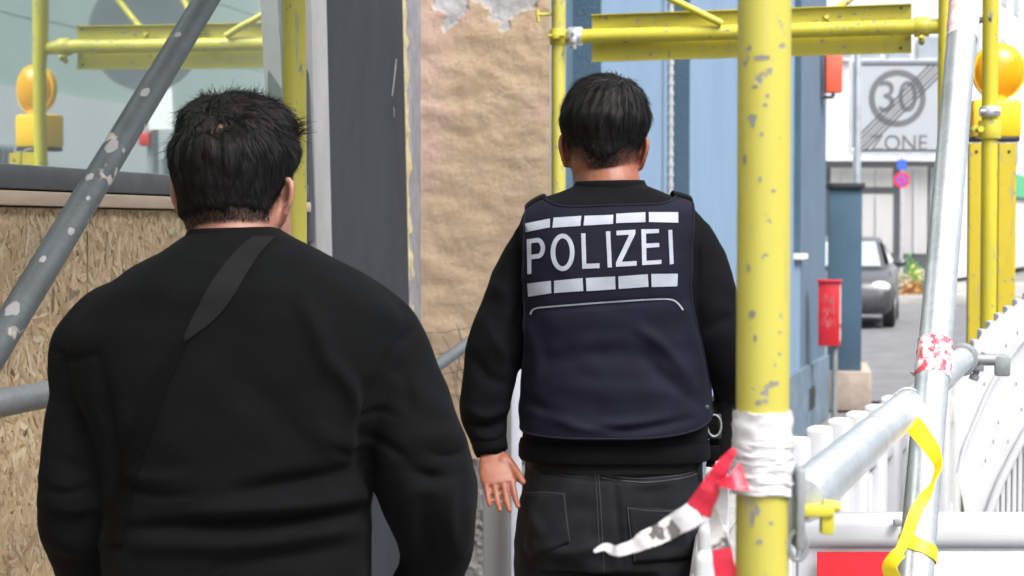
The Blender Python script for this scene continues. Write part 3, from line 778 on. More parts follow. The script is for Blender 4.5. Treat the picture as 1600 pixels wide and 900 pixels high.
# orange hanging sign on blue house
M['orange_sign'] = mat('orange_sign', (.66, .10, .05), .45, .06)
oc = at(1302, 110, 15.2); os_ = thing('orange_hanging_sign', 'orange red box sign projecting from the far edge of the blue house', 'sign', tuple(oc))
b = MB(); b.bbox(oc, (.14, .10, .37), .012, rY); b.build('box', 'orange_sign', os_, True)
b = MB(); b.tube([oc-ex*.2-Vector((0, 0, .22)), oc-Vector((0, 0, .22))], .014, 10); b.tube([oc-Vector((0, 0, .22)), oc-Vector((0, 0, .17))], .014, 10); b.build('bracket', 'dark_metal', os_, True)

# ---------------------------------------------------------------- across the street (seen mirrored in the shop window)
M['opp_white'] = mat('white_render', (.78, .78, .78), .85, .05, .6)
M['mint_clad'] = mat('pale_mint_cladding', (.56, .65, .60), .7, .05, 1.2)
OX = 9.0
ob2 = thing('opposite_building', 'white ground floor building with mint cladding across the street, mirrored in the shop window', 'building', (OX, 20, 0))
b = MB(); b.box((OX+3, 17, 1.75), (6, 60, 3.5)); b.build('ground_floor', 'opp_white', ob2)
for k in range(5):
    b = MB(); b.box((OX+3.05, 17, 3.5+.5+k*1.0), (6, 60, .985)); b.build('cladding_panel', 'mint_clad', ob2)
for yy in (22.4, 28.5, 34, 12):
    b = MB(); b.box((OX-.02, yy, 2.2), (.05, 1.1, 1.0)); g_ = b.build('grille', 'far_grey', ob2)
    for k in range(7):
        b = MB(); b.box((OX-.055, yy-.45+k*.15, 2.2), (.02, .05, .9)); b.build('bar', 'far_dark', g_)
for yy in (17.8, 31):
    b = MB(); b.box((OX-.03, yy, 1.15), (.05, 2.2, 2.3)); b.build('garage_door', 'far_grey', ob2)
# round sign seen from behind, on its post, beyond the lane (mirrored in the window)
M['sign_back'] = mat('sign_back_grey', (.09, .11, .13), .5)
rp = Vector((1.25, 10.2, 0)); rs = thing('round_road_sign', 'grey backed round road sign on post with paper sheet, mirrored in the shop window', 'sign', tuple(rp))
b = MB(); b.tube([rp, rp+Vector((0, 0, 3.2))], .038, 18); b.build('post', 'galv_dull', rs, True)
b = MB(); b.prism(disc(.36, 40), rp+Vector((0, -.05, 2.75)), (1, 0, 0), (0, 0, 1), (0, -.006, 0)); b.build('plate', 'sign_back', rs)
b = MB(); b.box(rp+Vector((-.08, -.05, 2.30)), (.17, .004, .25)); b.build('paper_sheet', 'white_foil', rs)
b = MB(); b.bbox(rp+Vector((.03, -.05, 2.12)), (.08, .06, .08), .01); b.build('red_clip', 'red_paint', rs, True)
# ================================================================== SCAFFOLD
sca = thing('scaffold', 'yellow painted tube scaffold with grey steel braces over the pavement', 'scaffold', (-.6, 4, 0))
TR = .02415
def pole(px, z, z0, z1, m, name='upright', r=TR, dx=0):
    c = at(px, 355, z); b = MB(); b.pipe((c.x+dx, c.y, z0), (c.x, c.y, z1), r); o = b.build(name, m, sca, True, 50)
    b = MB(); b.bbox((c.x+dx, c.y, .006), (.15, .15, .012), .003); b.tube([(c.x+dx, c.y, .012), (c.x+dx, c.y, .14)], .018, 14); b.build('base_plate', 'galv_dull', o, True)
    return c, o
def collar(c, axis, parent, m='galv_dull', r=.031, h=.045, bolt_dir=None):
    c = Vector(c); a = Vector(axis).normalized(); b = MB()
    b.rings([[c+a*s+q*rr for q in ring_dirs(a, 24)] for s, rr in ((-h/2, TR), (-h/2, r-.002), (-h/2+.004, r), (h/2-.004, r), (h/2, r-.002), (h/2, TR))], False)
    bd = Vector(bolt_dir) if bolt_dir is not None else a.orthogonal().normalized()
    b.bbox(c+bd*(r+.008), (.022, .022, .022), .003)
    side = a.cross(bd).normalized()
    b.tube([c+bd*(r+.010)-side*.028, c+bd*(r+.010)+side*.028], .006, 10)
    b.tube([c+bd*(r+.010)+side*.020, c+bd*(r+.010)+side*.030], .0105, 6)
    return b.build('coupler', m, parent, True, 35)
def ring_dirs(a, n):
    u = a.orthogonal().normalized(); v = a.cross(u)
    return [u*math.cos(2*math.pi*k/n)+v*math.sin(2*math.pi*k/n) for k in range(n)]
UP = Vector((0, 0, 1))
DECK = 2.80
near, near_o = pole(1193, 1.68, .02, 3.0, 'yellow')
p460, p460_o = pole(461, 3.78, .02, 3.0, 'yellow')
p872, p872_o = pole(872, 6.55, .02, 3.0, 'yellow')
p1475, p1475_o = pole(1475, 6.25, .02, 3.0, 'yellow_old')
p1540, p1540_o = pole(1545, 5.6, .02, 2.75, 'yellow_lit')
# cross beam with toe board, couplers, diagonals
bl, br = at(884, 58, 6.53), at(1468, 41, 6.25)
b = MB(); b.pipe(bl, br, .0258); beam = b.build('cross_beam', 'yellow_old', sca, True, 50)
bdr = (br-bl).normalized(); bnr = Vector((bdr.y, -bdr.x, 0)).normalized()
if bnr.y > 0: bnr = -bnr
e0, e1 = at(921, 58, 6.5), at(1424, 42, 6.27)
def board_profile(name, p, q, axis_w, nrm, H, parent, m='yellow_old'):
    # folded steel board: flat web with lips and two shallow beads
    prof = [(-H/2, .014), (-H/2, -.012), (-H/2+.006, -.014), (-.022, -.014), (-.018, -.008), (.018, -.008), (.022, -.014), (H/2-.006, -.014), (H/2, -.012), (H/2, .014), (H/2-.003, .014), (H/2-.003, -.006), (-H/2+.003, -.006), (-H/2+.003, .014)]
    b = MB(); b.rings([[P+axis_w*h-nrm*d for h, d in prof] for P in (p, q)], True)
    return b.build(name, m, parent, False)
toe = board_profile('toe_board', e0-bnr*.045, e1-bnr*.045, UP, -bnr, .166, beam, 'yellow_old')
for P_, s_ in ((e1, -1),):
    for dz in (.068, -.068):
        b = MB(); c = P_+bdr*(-.035)+UP*dz-bnr*.029; b.tube([c, c+bnr*.0015], .0055, 10); b.build('hole', 'black_rubber', toe)
collar(at(899, 57, 6.52), bdr, beam, 'galv', .034, .05, -UP*.4+bnr)
collar(at(1440, 42, 6.27), bdr, beam, 'yellow_old', .034, .05, -UP+bnr*.3)
collar(p872.xy.to_3d()+UP*bl.z, UP, p872_o, 'yellow_old', .030, .055, bnr)
for (xa, ya, xb, yb) in ((1036, -8, 1128, 37), (1336, -8, 1288, 30), (1230, -40, 1180, 33)):
    a, c = at(xa, ya, 6.42), at(xb, yb, 6.38); d = (a-c)
    b = MB(); b.tube([c, c+d*6.0 if False else c+d*(.55/abs(d.z))], .0125, 12); b.build('lattice_brace', 'yellow_old', beam, True)
b = MB(); b.pipe(bl+UP*.52, br+UP*.52, .0258); b.build('upper_chord', 'yellow_old', beam, True, 50)
# toggle pin on far inner pole
a = at(863, 22, 6.53); b = MB(); b.tube([at(838, 23, 6.53), at(866, 22, 6.53)], .006, 10); b.tube([at(839, 15, 6.53), at(841, 34, 6.53)], .006, 8); b.build('toggle_pin', 'yellow_old', p872_o, True)
# rod and couplers on the second outer pole
b = MB(); b.tube([at(1522, 33, 5.6), at(1552, 28, 5.57)], .010, 14); b.tube([at(1549, 28, 5.57), at(1553, 28, 5.565)], .020, 8); b.build('rod', 'galv_dull', p1540_o, True)
collar(p1540.xy.to_3d()+UP*at(1545, 175, 5.6).z, UP, p1540_o, 'galv', .032, .030, bnr)
collar(p1540.xy.to_3d()+UP*at(1545, 203, 5.6).z, UP, p1540_o, 'yellow_old', .034, .055, bnr*.4-ex)
# upright toe board parked behind that pole (carries the lamp)
vb0 = at(1549, 355, 6.4)
vz1 = at(1549, 224, 6.4).z
vbd = board_profile('upright_board', Vector((vb0.x, vb0.y, .03)), Vector((vb0.x, vb0.y, vz1)), ex, -ey, .162, sca, 'yellow_board')
for dx in (-.058, .055):
    b = MB(); c = Vector((vb0.x, vb0.y, vz1-.03))+ex*dx-ey*.0145; b.tube([c, c-ey*.0015], .0055, 10); b.build('hole', 'black_rubber', vbd)
# grey diagonal brace on the left, horizontal hand rails
pA, pB = on_x(0, 532, -1.33), on_x(322, 0, -1.33); d = pB-pA
b = MB(); b.pipe(pA-d*(pA.z-.05)/d.z, pA+d*((2.79-pA.z)/d.z), .0232); o = b.build('diagonal_brace', 'galv_spots', sca, True, 50)
o['label'] = 'dark grey steel diagonal brace spattered with mortar'
random.seed(9)
for (px_, py_, r_) in ((170, 235, 12), (222, 152, 9), (138, 278, 7), (275, 58, 6), (100, 380, 6), (15, 490, 11), (62, 412, 6), (128, 326, 4), (240, 85, 3)):
    # splashes of mortar sitting on the tube skin
    c = on_x(px_, py_, -1.33); ax = d.normalized(); t = (c-pA).dot(ax); c0 = pA+ax*t
    toC = (CAMP-c0); toC -= ax*toC.dot(ax); toC.normalize(); sd_ = ax.cross(toC)
    n = 22; vs = []; rr = r_/880.0; off = (c-c0).dot(sd_)
    vs.append((0, 0)); 
    for k in range(n):
        q = rr*(.95+.3*noise.noise(Vector((math.cos(2*math.pi*k/n)*1.3, math.sin(2*math.pi*k/n)*1.3, px_)))); vs.append((q*1.35*math.cos(2*math.pi*k/n), q*.8*math.sin(2*math.pi*k/n)))
    out = []
    for i, (u_, v_) in enumerate(vs):
        ang = (off+v_)/.0232; ang = max(-1.4, min(1.4, ang))
        rad = .0232+(.0022 if i == 0 else .0003)
        out.append(c0+ax*u_+(toC*math.cos(ang)+sd_*math.sin(ang))*rad)
    m_ = MB(); m_.add(out, [(0, k+1, (k+1) % n+1) for k in range(n)]); m_.build('mortar_splash', 'trim_pale', o, True, 180)
rA, rB = on_x(0, 637, -1.36), on_x(75, 617, -1.36); d = (rB-rA)
b = MB(); b.pipe((rA.x, -.4, rA.z), (rA.x, 3.9, rA.z+.01), .0215); b.build('hand_rail', 'galv_dull', sca, True, 50)
a, c = at(668, 582, 5.4), at(760, 516, 5.8)
b = MB(); b.pipe(a-(c-a)*1.0, c+(c-a)*.2, .0185); b.build('lower_brace', 'galv_spots', sca, True, 50)
collar(p460.xy.to_3d()+UP*2.55, UP, p460_o, 'galv_dull')
# guard rail on the street side
g0, g1 = at(1262, 772, 1.74), at(1503, 562, 3.66)
b = MB(); b.pipe(g0-(g1-g0).normalized()*.02, g1, .0242); b.tube([g0-(g1-g0).normalized()*.035, g0-(g1-g0).normalized()*.021, g0], [.019, .0241, .0241], 28); gr_o = b.build('guard_rail', 'galv', sca, True, 50)
gd = (g1-g0).normalized()
collar(g1+gd*.005, gd, gr_o, 'galv_dull', .032, .05, ex*.8-UP*.3)
b = MB(); b.tube([g1+ex*.02, g1+ex*.085], .012, 10); b.bbox(g1+ex*.08-UP*.012, (.03, .03, .04), .004); b.build('clamp_arm', 'galv_dull', gr_o, True)
# clamp on the near pole: plate, wedge, ring
pc_ = at(1244, 790, 1.70)
b = MB(); b.bbox(pc_, (.008, .06, .075), .003, rY); b.bbox(pc_-ex*.012, (.02, .04, .05), .004, rY); cl = b.build('clamp_plate', 'galv_dull', near_o, True)
b = MB(); b.bbox(at(1272, 797, 1.69), (.034, .022, .010), .002, rY); b.bbox(at(1292, 812, 1.69), (.012, .014, .026), .002, rY); b.tube([at(1286, 788, 1.69), at(1312, 793, 1.69)], .005, 8); b.build('wedge', 'yellow_old', cl, True)
rg = at(1246, 852, 1.68); b = MB()
pts = [rg+ex*(.008*math.cos(t))+UP*(.013*math.sin(t)) for t in [2*math.pi*k/28 for k in range(29)]]
b.tube(pts, .0028, 8, False); b.build('steel_link', 'galv_dull', cl, True)
# leaning prop tube
q0, q1 = at(1425, 960, 2.45), at(1511, -40, 3.12); d = q1-q0
b = MB(); b.pipe(q0-d*((q0.z-.02)/d.z), q1+d*((2.85-q1.z)/d.z), .0242); prop = b.build('prop_tube', 'galv', sca, True, 50)
prop['label'] = 'pale galvanised tube leaning by the barrier'
# paint knocked off the near pole
random.seed(17)
chips = [(1176, 184, 7, 5), (1190, 91, 13, 3.5), (1203, 110, 5, 3), (1180, 136, 5, 3), (1199, 150, 3, 3), (1196, 165, 4, 3), (1172, 75, 3, 5), (1177, 190, 4, 9), (1190, 210, 3, 3), (1188, 280, 3, 5), (1208, 298, 4, 3), (1208, 600, 9, 5), (1185, 630, 5, 4), (1196, 628, 5, 4), (1176, 492, 5, 6), (1180, 530, 3, 6), (1170, 420, 3, 6), (1182, 800, 5, 9), (1187, 850, 5, 4), (1176, 815, 3, 12), (1205, 820, 4, 3), (1214, 720, 3, 3), (1164, 250, 3, 8), (1218, 520, 3, 2)]
M['chip'] = mat('bare_primer', (.20, .195, .17), .6, .3, 60)
for (px_, py_, ra_, rb_) in chips:
    c = at(px_, py_, 1.68-.0235); c0 = Vector((near.x, near.y, c.z)); toC = (CAMP-c0); toC.z = 0; toC.normalize(); sd_ = UP.cross(toC)
    off = (c-c0).dot(sd_); n = 18; out = [c0]; 
    pts = [(0, 0)]+[((1+.55*noise.noise(Vector((math.cos(2*math.pi*k/n)*1.6, math.sin(2*math.pi*k/n)*1.6, px_*.37))))*math.cos(2*math.pi*k/n)*ra_/1720, (1+.55*noise.noise(Vector((math.cos(2*math.pi*k/n)*1.6, math.sin(2*math.pi*k/n)*1.6, px_*.37))))*math.sin(2*math.pi*k/n)*rb_/1720) for k in range(n)]
    out = []
    for (u_, v_) in pts:
        ang = max(-1.45, min(1.45, math.asin(max(-.97, min(.97, (off+u_)/TR))))); out.append(c0+UP*v_+(toC*math.cos(ang)+sd_*math.sin(ang))*(TR+.00025))
    m_ = MB(); m_.add(out, [(0, k+1, (k+1) % n+1) for k in range(n)]); m_.build('paint_chip', 'chip', near_o, True, 180)
# unseen deck planks added above for shade, kept few to let light in
M['deck'] = mat('deck_timber', (.26, .20, .13), .8, .2, 3, stretch=(6, .6, 6), bmp=.002, bscale=60)
for (ya, yb) in ((-3.6, -1.05), (-1.04, 1.51), (1.52, 4.07)):
    for k in range(3):
        b = MB(); b.bbox((-1.19+k*.305, (ya+yb)/2, DECK+.05), (.298, yb-ya-.01, .05), .004); b.build('unseen_deck_plank', 'deck', sca)
for yy in (-1.05, 1.5):
    b = MB(); b.pipe((-1.33, yy, DECK), (.05, yy, DECK), TR); b.build('transom', 'galv_dull', sca, True, 50)
b = MB(); b.pipe((-1.33, 4.07, DECK), (.05, 4.07, DECK), TR); b.build('transom', 'galv_dull', sca, True, 50)
for xx in (-1.33, .05):
    b = MB(); b.pipe((xx, -3.6, DECK-.052), (xx, 6.62, DECK-.052), TR); b.build('ledger', 'galv_dull', sca, True, 50)

# ================================================================== WARNING LAMP
M['amber'] = None
am, ans, als, ab_ = new_mat('amber_lens')
ab_.inputs['Base Color'].default_value = (.95, .46, .004, 1); ab_.inputs['Roughness'].default_value = .18
ab_.inputs['Transmission Weight'].default_value = .35; ab_.inputs['Subsurface Weight'].default_value = .25
ab_.inputs['Subsurface Radius'].default_value = (.05, .02, .004)
vv = ans.new('ShaderNodeTexVoronoi'); vv.inputs['Scale'].default_value = 200; tcn = ans.new('ShaderNodeTexCoord'); als.new(tcn.outputs['Object'], vv.inputs[0])
bump(ans, als, ab_, vv.outputs[0], .001, .5)
M['amber'] = am
M['lamp_yellow'] = mat('lamp_housing_yellow', (.80, .47, .012), .4, .08, 9)
lc = at(1560, 112, 6.5); lamp = thing('warning_lamp', 'amber round warning lamp on yellow battery box above the upright board', 'lamp', (lc.x, lc.y, vz1))
b = MB(); b.sphere(lc, (.088, .055, .095), 32, 22, rY); b.build('lens', 'amber', lamp, True)
b = MB(); b.rings([[lc+ex*(r_*math.cos(t))+UP*(r_*1.07*math.sin(t))+ey*o_ for t in [2*math.pi*k/36 for k in range(36)]] for r_, o_ in ((.085, -.012), (.093, -.012), (.093, .012), (.085, .012))], False); b.build('lens_rim', 'lamp_yellow', lamp, True)
hc = at(1553, 186, 6.5)
b = MB(); b.bbox(hc, (.172, .10, .133), .014, rY); b.build('battery_box', 'lamp_yellow', lamp, True)
b = MB(); hb = at(1553, 218, 6.5); b.bbox((hb.x, hb.y, hb.z), (.160, .09, .017), .004, rY); b.build('box_base', 'black_rubber', lamp, True)
b = MB(); b.tube([(lc.x, lc.y, hc.z+.05), (lc.x, lc.y, lc.z-.08)], .028, 16); b.build('neck', 'lamp_yellow', lamp, True)
b = MB(); b.tube([(hb.x, hb.y, hb.z), (hb.x, hb.y-.12, hb.z-.02)], .012, 10); b.build('bracket', 'galv_dull', lamp, True)

# ================================================================== BARRIERS
BH = 1.10
def ztop(px, py, H=BH): return hit(px, py, (0, 0, H), (0, 0, 1))
def barrier(label, slats, a_px, b_px, w_s=.058, d_s=.05, arcs=(), panel_z=(.16, .96), drop=0, holes=True):
    A, B = ztop(*a_px), ztop(*b_px); d = (B-A).normalized(); n = Vector((d.y, -d.x, 0))
    if n.dot(CAMP-A) < 0: n = -n
    t = thing('barrier', label, 'barrier', ((A.x+B.x)/2, (A.y+B.y)/2, 0), 0, 'white plastic barriers along the street edge')
    rot = Matrix((d, -n, UP)).transposed(); L = (B-A).length; c = (A+B)/2
    b = MB(); b.bbox((c.x, c.y, BH-.13), (L, .055, .10), .018, rot, 3); top = b.build('top_rail', 'white_plastic', t, True)
    b = MB(); b.bbox((c.x, c.y, (panel_z[0]+panel_z[1])/2-.02), (L-.04, .022, panel_z[1]-panel_z[0]-.06), .006, rot); pan = b.build('panel', 'white_plastic', t, True)
    b = MB(); b.bbox((c.x, c.y, .16), (L, .055, .08), .018, rot, 3); b.build('bottom_rail', 'white_plastic', t, True)
    sl = MB(); sl.bbox((0, 0, 0), (w_s, d_s, BH-.10), .014, None, 3); me = sl.mesh('slat'); me.materials.append(M['white_plastic'])
    me.polygons.foreach_set('use_smooth', [True]*len(me.polygons)); me.set_sharp_from_angle(angle=R(40))
    mw = Matrix.Translation(Vector(t.location))
    for (px, py) in slats:
        p = ztop(px, py); s = (p-A).dot(d); p = A+d*s
        o = bpy.data.objects.new('slat', me); COL.objects.link(o); o.parent = t
        o.matrix_parent_inverse = mw.inverted()
        o.location = (p.x+n.x*.012, p.y+n.y*.012, .10+(BH-.10)/2+random.uniform(-.004, .004)); o.rotation_euler = (0, 0, math.atan2(d.y, d.x)+random.uniform(-.01, .01))
    for s in (.12, .88):
        p = A.lerp(B, s); b = MB(); b.bbox((p.x, p.y, .05), (.22, .60, .10), .02, rot); b.build('foot', 'black_rubber', t, True)
        b = MB(); b.bbox((p.x, p.y, .35), (.05, .05, .6), .01, rot); b.build('leg', 'white_plastic', t, True)
    for arc in arcs:
        P3 = [hit(x, y, A+n*.035, n) for x, y in arc]
        b = MB(); b.tube(catmull(P3, 6), .016, 12); b.build('arched_rib', 'white_plastic', t, True)
    return t, A, B, d, n, rot
random.seed(31)
barrier('white plastic barrier beside the police vest wearer behind the taped pole', [(1100, 857), (1103, 817), (1109, 735)], (1094, 895), (1118, 668))
barrier('white slatted plastic barrier behind the near yellow pole and guard rail', [(1205, 695), (1239, 681), (1267, 666), (1301, 653), (1333, 642), (1363, 630), (1388, 620), (1410, 611), (1430, 602), (1448, 595), (1466, 588), (1482, 581), (1496, 575)], (1185, 702), (1504, 572), .075, .06)
# curved white barrier element beside the second outer pole
cz_ = 5.2
cw = thing('curved_barrier', 'white moulded plastic barrier with curved stepped top edge below the upright yellow board', 'barrier', tuple(at(1560, 355, cz_).xy)+(0,), 0)
topc = catmull([(1502, 572, 0), (1518, 546, 0), (1537, 519, 0), (1561, 496, 0), (1589, 475, 0), (1625, 452, 0), (1680, 424, 0), (1760, 398, 0)], 6)
arc1 = catmull([(1497, 740, 0), (1505, 705, 0), (1520, 668, 0), (1548, 604, 0), (1575, 562, 0), (1606, 524, 0), (1680, 465, 0), (1760, 436, 0)], 6)
arc2 = catmull([(1520, 870, 0), (1546, 800, 0), (1562, 757, 0), (1580, 720, 0), (1606, 672, 0), (1640, 625, 0), (1700, 575, 0), (1760, 545, 0)], 6)
def cplate(A, B, d0, d1, name):
    n = min(len(A), len(B)); vs = []
    for k in range(n):
        for (c, dd) in ((A[k], d0), (B[k], d0), (B[k], d1), (A[k], d1)): vs.append(at(c.x, c.y, cz_+dd))
    f = []
    for k in range(n-1):
        for j in range(4): f.append((k*4+j, k*4+(j+1) % 4, (k+1)*4+(j+1) % 4, (k+1)*4+j))
    f += [(0, 1, 2, 3), tuple((n-1)*4+j for j in (3, 2, 1, 0))]
    b = MB(); b.add(vs, f); return b.build(name, 'white_plastic', cw, True, 40)
bt = cplate(topc, arc1, 0, .05, 'upper_band')
bt2 = cplate([c+Vector((0, 3, 0)) for c in arc1], arc2, .012, .05, 'middle_band')
for arc, r_, o_ in ((arc1, .0065, -.003), (arc2, .012, 0)):
    b = MB(); b.tube([at(c.x, c.y, cz_+o_) for c in arc], r_, 12); b.build('rib', 'white_plastic', cw, True)
gl = cz_*1.6/1.0
for k in range(26):
    x = 1530+k*9.0; yt = np.interp(x, [c.x for c in arc2], [c.y for c in arc2]); p = at(x, yt+4, cz_+.03)
    b = MB(); b.bbox((p.x, p.y, (p.z+.04)/2), (.0125, .02, p.z-.04), .003, rY); b.build('slat', 'white_plastic', cw)
b = MB(); p0_, p1_ = at(1522, 355, cz_+.03), at(1760, 355, cz_+.03); c = (p0_+p1_)/2; b.bbox((c.x, c.y, .03), ((p1_-p0_).length, .16, .06), .015, rY); b.build('base', 'white_plastic', cw, True)
for k, (px, py) in enumerate(((1512, 550), (1523, 534), (1535, 518), (1548, 505), (1561, 493), (1575, 482), (1590, 471), (1606, 461), (1623, 450), (1641, 440))):
    p = at(px, py+6, cz_+.025); b = MB(); b.bbox(p, (.0205, .05, .036), .006, rY, 3); b.build('tab', 'white_plastic', cw, True)
for (px, py) in ((1545, 560), (1560, 585), (1538, 600), (1572, 540), (1590, 520), (1530, 640), (1588, 600), (1560, 660), (1596, 640), (1575, 690), (1540, 720), (1552, 690)):
    p = at(px, py, cz_-.0005); b = MB(); b.sphere(p, (.0022, .0012, .0065), 8, 6, rY); b.build('drain_hole', 'galv_dull', bt)
# front barrier with red/white sheeting
fA, fB = at(1236, 800, 3.24), at(1760, 800, 3.24); fA.z = fB.z = BH
fd_ = (fB-fA).normalized(); L = (fB-fA).length; fm = (fA+fB)/2; rotF = Matrix((fd_, -Vector((fd_.y, -fd_.x, 0)), UP)).transposed()
nF = Vector((fd_.y, -fd_.x, 0))
fbt = thing('barrier', 'white barrier board with red sheeting panel behind the yellow strap', 'barrier', (fm.x, fm.y, 0), 0, 'white plastic barriers along the street edge')
b = MB(); b.bbox((fm.x, fm.y, BH-.03), (L, .06, .06), .02, rotF, 3); b.build('top_rail', 'white_plastic', fbt, True)
b = MB(); b.bbox((fm.x, fm.y, BH-.20), (L-.02, .03, .29), .006, rotF); brd = b.build('board', 'white_plastic', fbt, True)
for (x0, x1, m_) in ((1274, 1396, 'red_foil'), (1397, 1520, 'white_foil'), (1521, 1640, 'white_foil')):
    p, q = at(x0, 900, 3.225), at(x1, 900, 3.225); c = (p+q)/2
    b = MB(); b.box((c.x+nF.x*.0165, c.y+nF.y*.0165, BH-.130), ((q-p).length, .002, .135), rotF); b.build('sheeting', m_, brd)
for k in range(7):
    s = .06+k*(L-.12)/6; p = fA+fd_*s; b = MB(); b.bbox((p.x, p.y, .48), (.06, .03, .80), .01, rotF); b.build('slat', 'white_plastic', fbt, True)
for s in (.12, L-.12):
    p = fA+fd_*s; b = MB(); b.bbox((p.x, p.y, .05), (.22, .60, .10), .02, rotF); b.build('foot', 'black_rubber', fbt, True)
b = MB(); cq = at(1402, 817, 3.2); b.bbox(cq, (.014, .012, .012), .003, rotF); b.build('bolt', 'galv_dull', fbt, True)

# ================================================================== TAPE AND STRAP
random.seed(13)
def wrap(p, q, r, name, m, parent, crumple=.0022, n=40, k=14):
    p, q = Vector(p), Vector(q); a = (q-p).normalized(); D = ring_dirs(a, n); rs = []
    for i in range(k+1):
        c = p.lerp(q, i/k); rs.append([c+dd*(r+crumple*(noise.noise(Vector((j*.30, i*.9, p.z*50)))+.6+.5*noise.noise(Vector((j*.8+i*.5, i*1.6, p.z*70))))+.0006*math.sin(i*1.1+j*.22))+a*(.004*noise.noise(Vector((j*.3, 2, p.z*30)))) for j, dd in enumerate(D)])
    inner0 = [p+dd*(r-.003) for dd in D]; inner1 = [q+dd*(r-.003) for dd in D]
    b = MB(); b.rings([inner0]+rs+[inner1], False); return b.build(name, m, parent, True, 60)
def px_ribbon(pts, widths, m, name, parent, twist=None, thick=.0005, sub=7, crumple=.0):
    P = [at(x, y, z) for x, y, z in pts]; C = catmull(P, sub); Wd = lerp_list(widths, sub)
    ups = []
    tw = lerp_list(twist, sub) if twist else [0]*len(C)
    for i, c in enumerate(C):
        v = (CAMP-c).normalized(); dd = (C[min(i+1, len(C)-1)]-C[max(i-1, 0)]).normalized()
        ups.append(Matrix.Rotation(R(tw[i]), 3, dd) @ v)
    if crumple: C = [c+Vector((noise.noise(c*60), noise.noise(c*60+Vector((5, 0, 0))), noise.noise(c*60+Vector((0, 9, 0)))))*crumple for c in C]
    b = MB(); b.ribbon(C, Wd, ups, thick); return b.build(name, m, parent, True, 60)
tape = thing('barrier_tape', 'red and white barrier tape knotted round the near yellow pole', 'tape', (near.x, near.y, at(1193, 770, 1.68).z))
zz = lambda py: at(1193, py, 1.68).z
wrap((near.x, near.y, zz(716)), (near.x, near.y, zz(643)), TR+.0012, 'wrap', 'tape_white', tape)
wrap((near.x-.001, near.y, zz(770)), (near.x, near.y, zz(722)), TR+.0022, 'wrap', 'tape_white', tape, .003)
wrap((near.x, near.y, zz(735)), (near.x, near.y, zz(690)), TR+.0016, 'wrap', 'tape_white', tape, .0025)
px_ribbon([(1165, 745, 1.650), (1146, 750, 1.648), (1130, 752, 1.655), (1118, 756, 1.66)], [.026, .018, .013, .012], 'tape_red', 'knot', tape, [0, 25, 60, 20], crumple=.002)
px_ribbon([(1150, 702, 1.655), (1138, 715, 1.655), (1120, 742, 1.66), (1104, 772, 1.665), (1088, 798, 1.67)], [.006, .009, .014, .020, .023], 'tape_red', 'tail_red', tape, [40, 20, -20, 10, 15], crumple=.002)
px_ribbon([(1141, 706, 1.665), (1128, 742, 1.668), (1112, 780, 1.675), (1104, 804, 1.68)], [.006, .010, .012, .010], 'tape_red', 'tail_red', tape, [50, 30, 60, 30], crumple=.002)
px_ribbon([(1088, 797, 1.67), (1074, 808, 1.672), (1058, 818, 1.676)], [.023, .022, .020], 'tape_white', 'tail_white', tape, [15, 10, -10], crumple=.002)
px_ribbon([(1058, 818, 1.676), (1034, 832, 1.68), (1008, 845, 1.685)], [.020, .019, .016], 'tape_print', 'tail_print', tape, [-10, 20, 0], crumple=.002)
px_ribbon([(1008, 845, 1.685), (985, 856, 1.69), (958, 862, 1.695), (944, 855, 1.70), (929, 859, 1.70)], [.016, .012, .009, .007, .002], 'tape_white', 'tail_white', tape, [0, 25, -25, 20, 0], crumple=.0025)
px_ribbon([(1136, 712, 1.675), (1124, 745, 1.68), (1117, 775, 1.685), (1118, 815, 1.69), (1126, 858, 1.69)], [.006, .009, .008, .012, .018], 'tape_print', 'second_tail', tape, [30, 10, 60, 20, 10], crumple=.002)
px_ribbon([(1126, 857, 1.69), (1133, 890, 1.69), (1136, 930, 1.69), (1134, 980, 1.69)], [.018, .020, .019, .014], 'tape_red', 'second_tail', tape, [10, 0, 10, 30], crumple=.002)
px_ribbon([(1122, 750, 1.66), (1130, 790, 1.664), (1132, 820, 1.664)], [.018, .012, .004], 'tape_white', 'tail_white', tape, [30, 10, 40], crumple=.0025)

def prop_pt(py):
    t = ((py-960)/(-1000.0)); lo, hi = 0.0, 1.0
    for _ in range(30):
        mid = (lo+hi)/2; p = q0.lerp(q1, mid); rel = CAMR.transposed() @ (p-CAMP); y = 450-FPX*rel.y/-rel.z
        if y > py: lo = mid
        else: hi = mid
    return q0.lerp(q1, lo)
tp = thing('tape_band', 'worn red and white tape band round the leaning galvanised tube', 'tape', tuple(prop_pt(592)))
wrap(prop_pt(592), prop_pt(537), .0250, 'band', 'tape_worn', tp, .0008)
tp2 = thing('tape_band', 'faded pink tape band near the top of the leaning galvanised tube', 'tape', tuple(prop_pt(62)))
M['tape_faded'] = mat('tape_faded', (.66, .40, .38), .5, .1, 30, dirt=(.74, .70, .70), dlo=.4, dhi=.6, dscale=60)
wrap(prop_pt(62), prop_pt(-10), .0250, 'band', 'tape_faded', tp2, .0006)

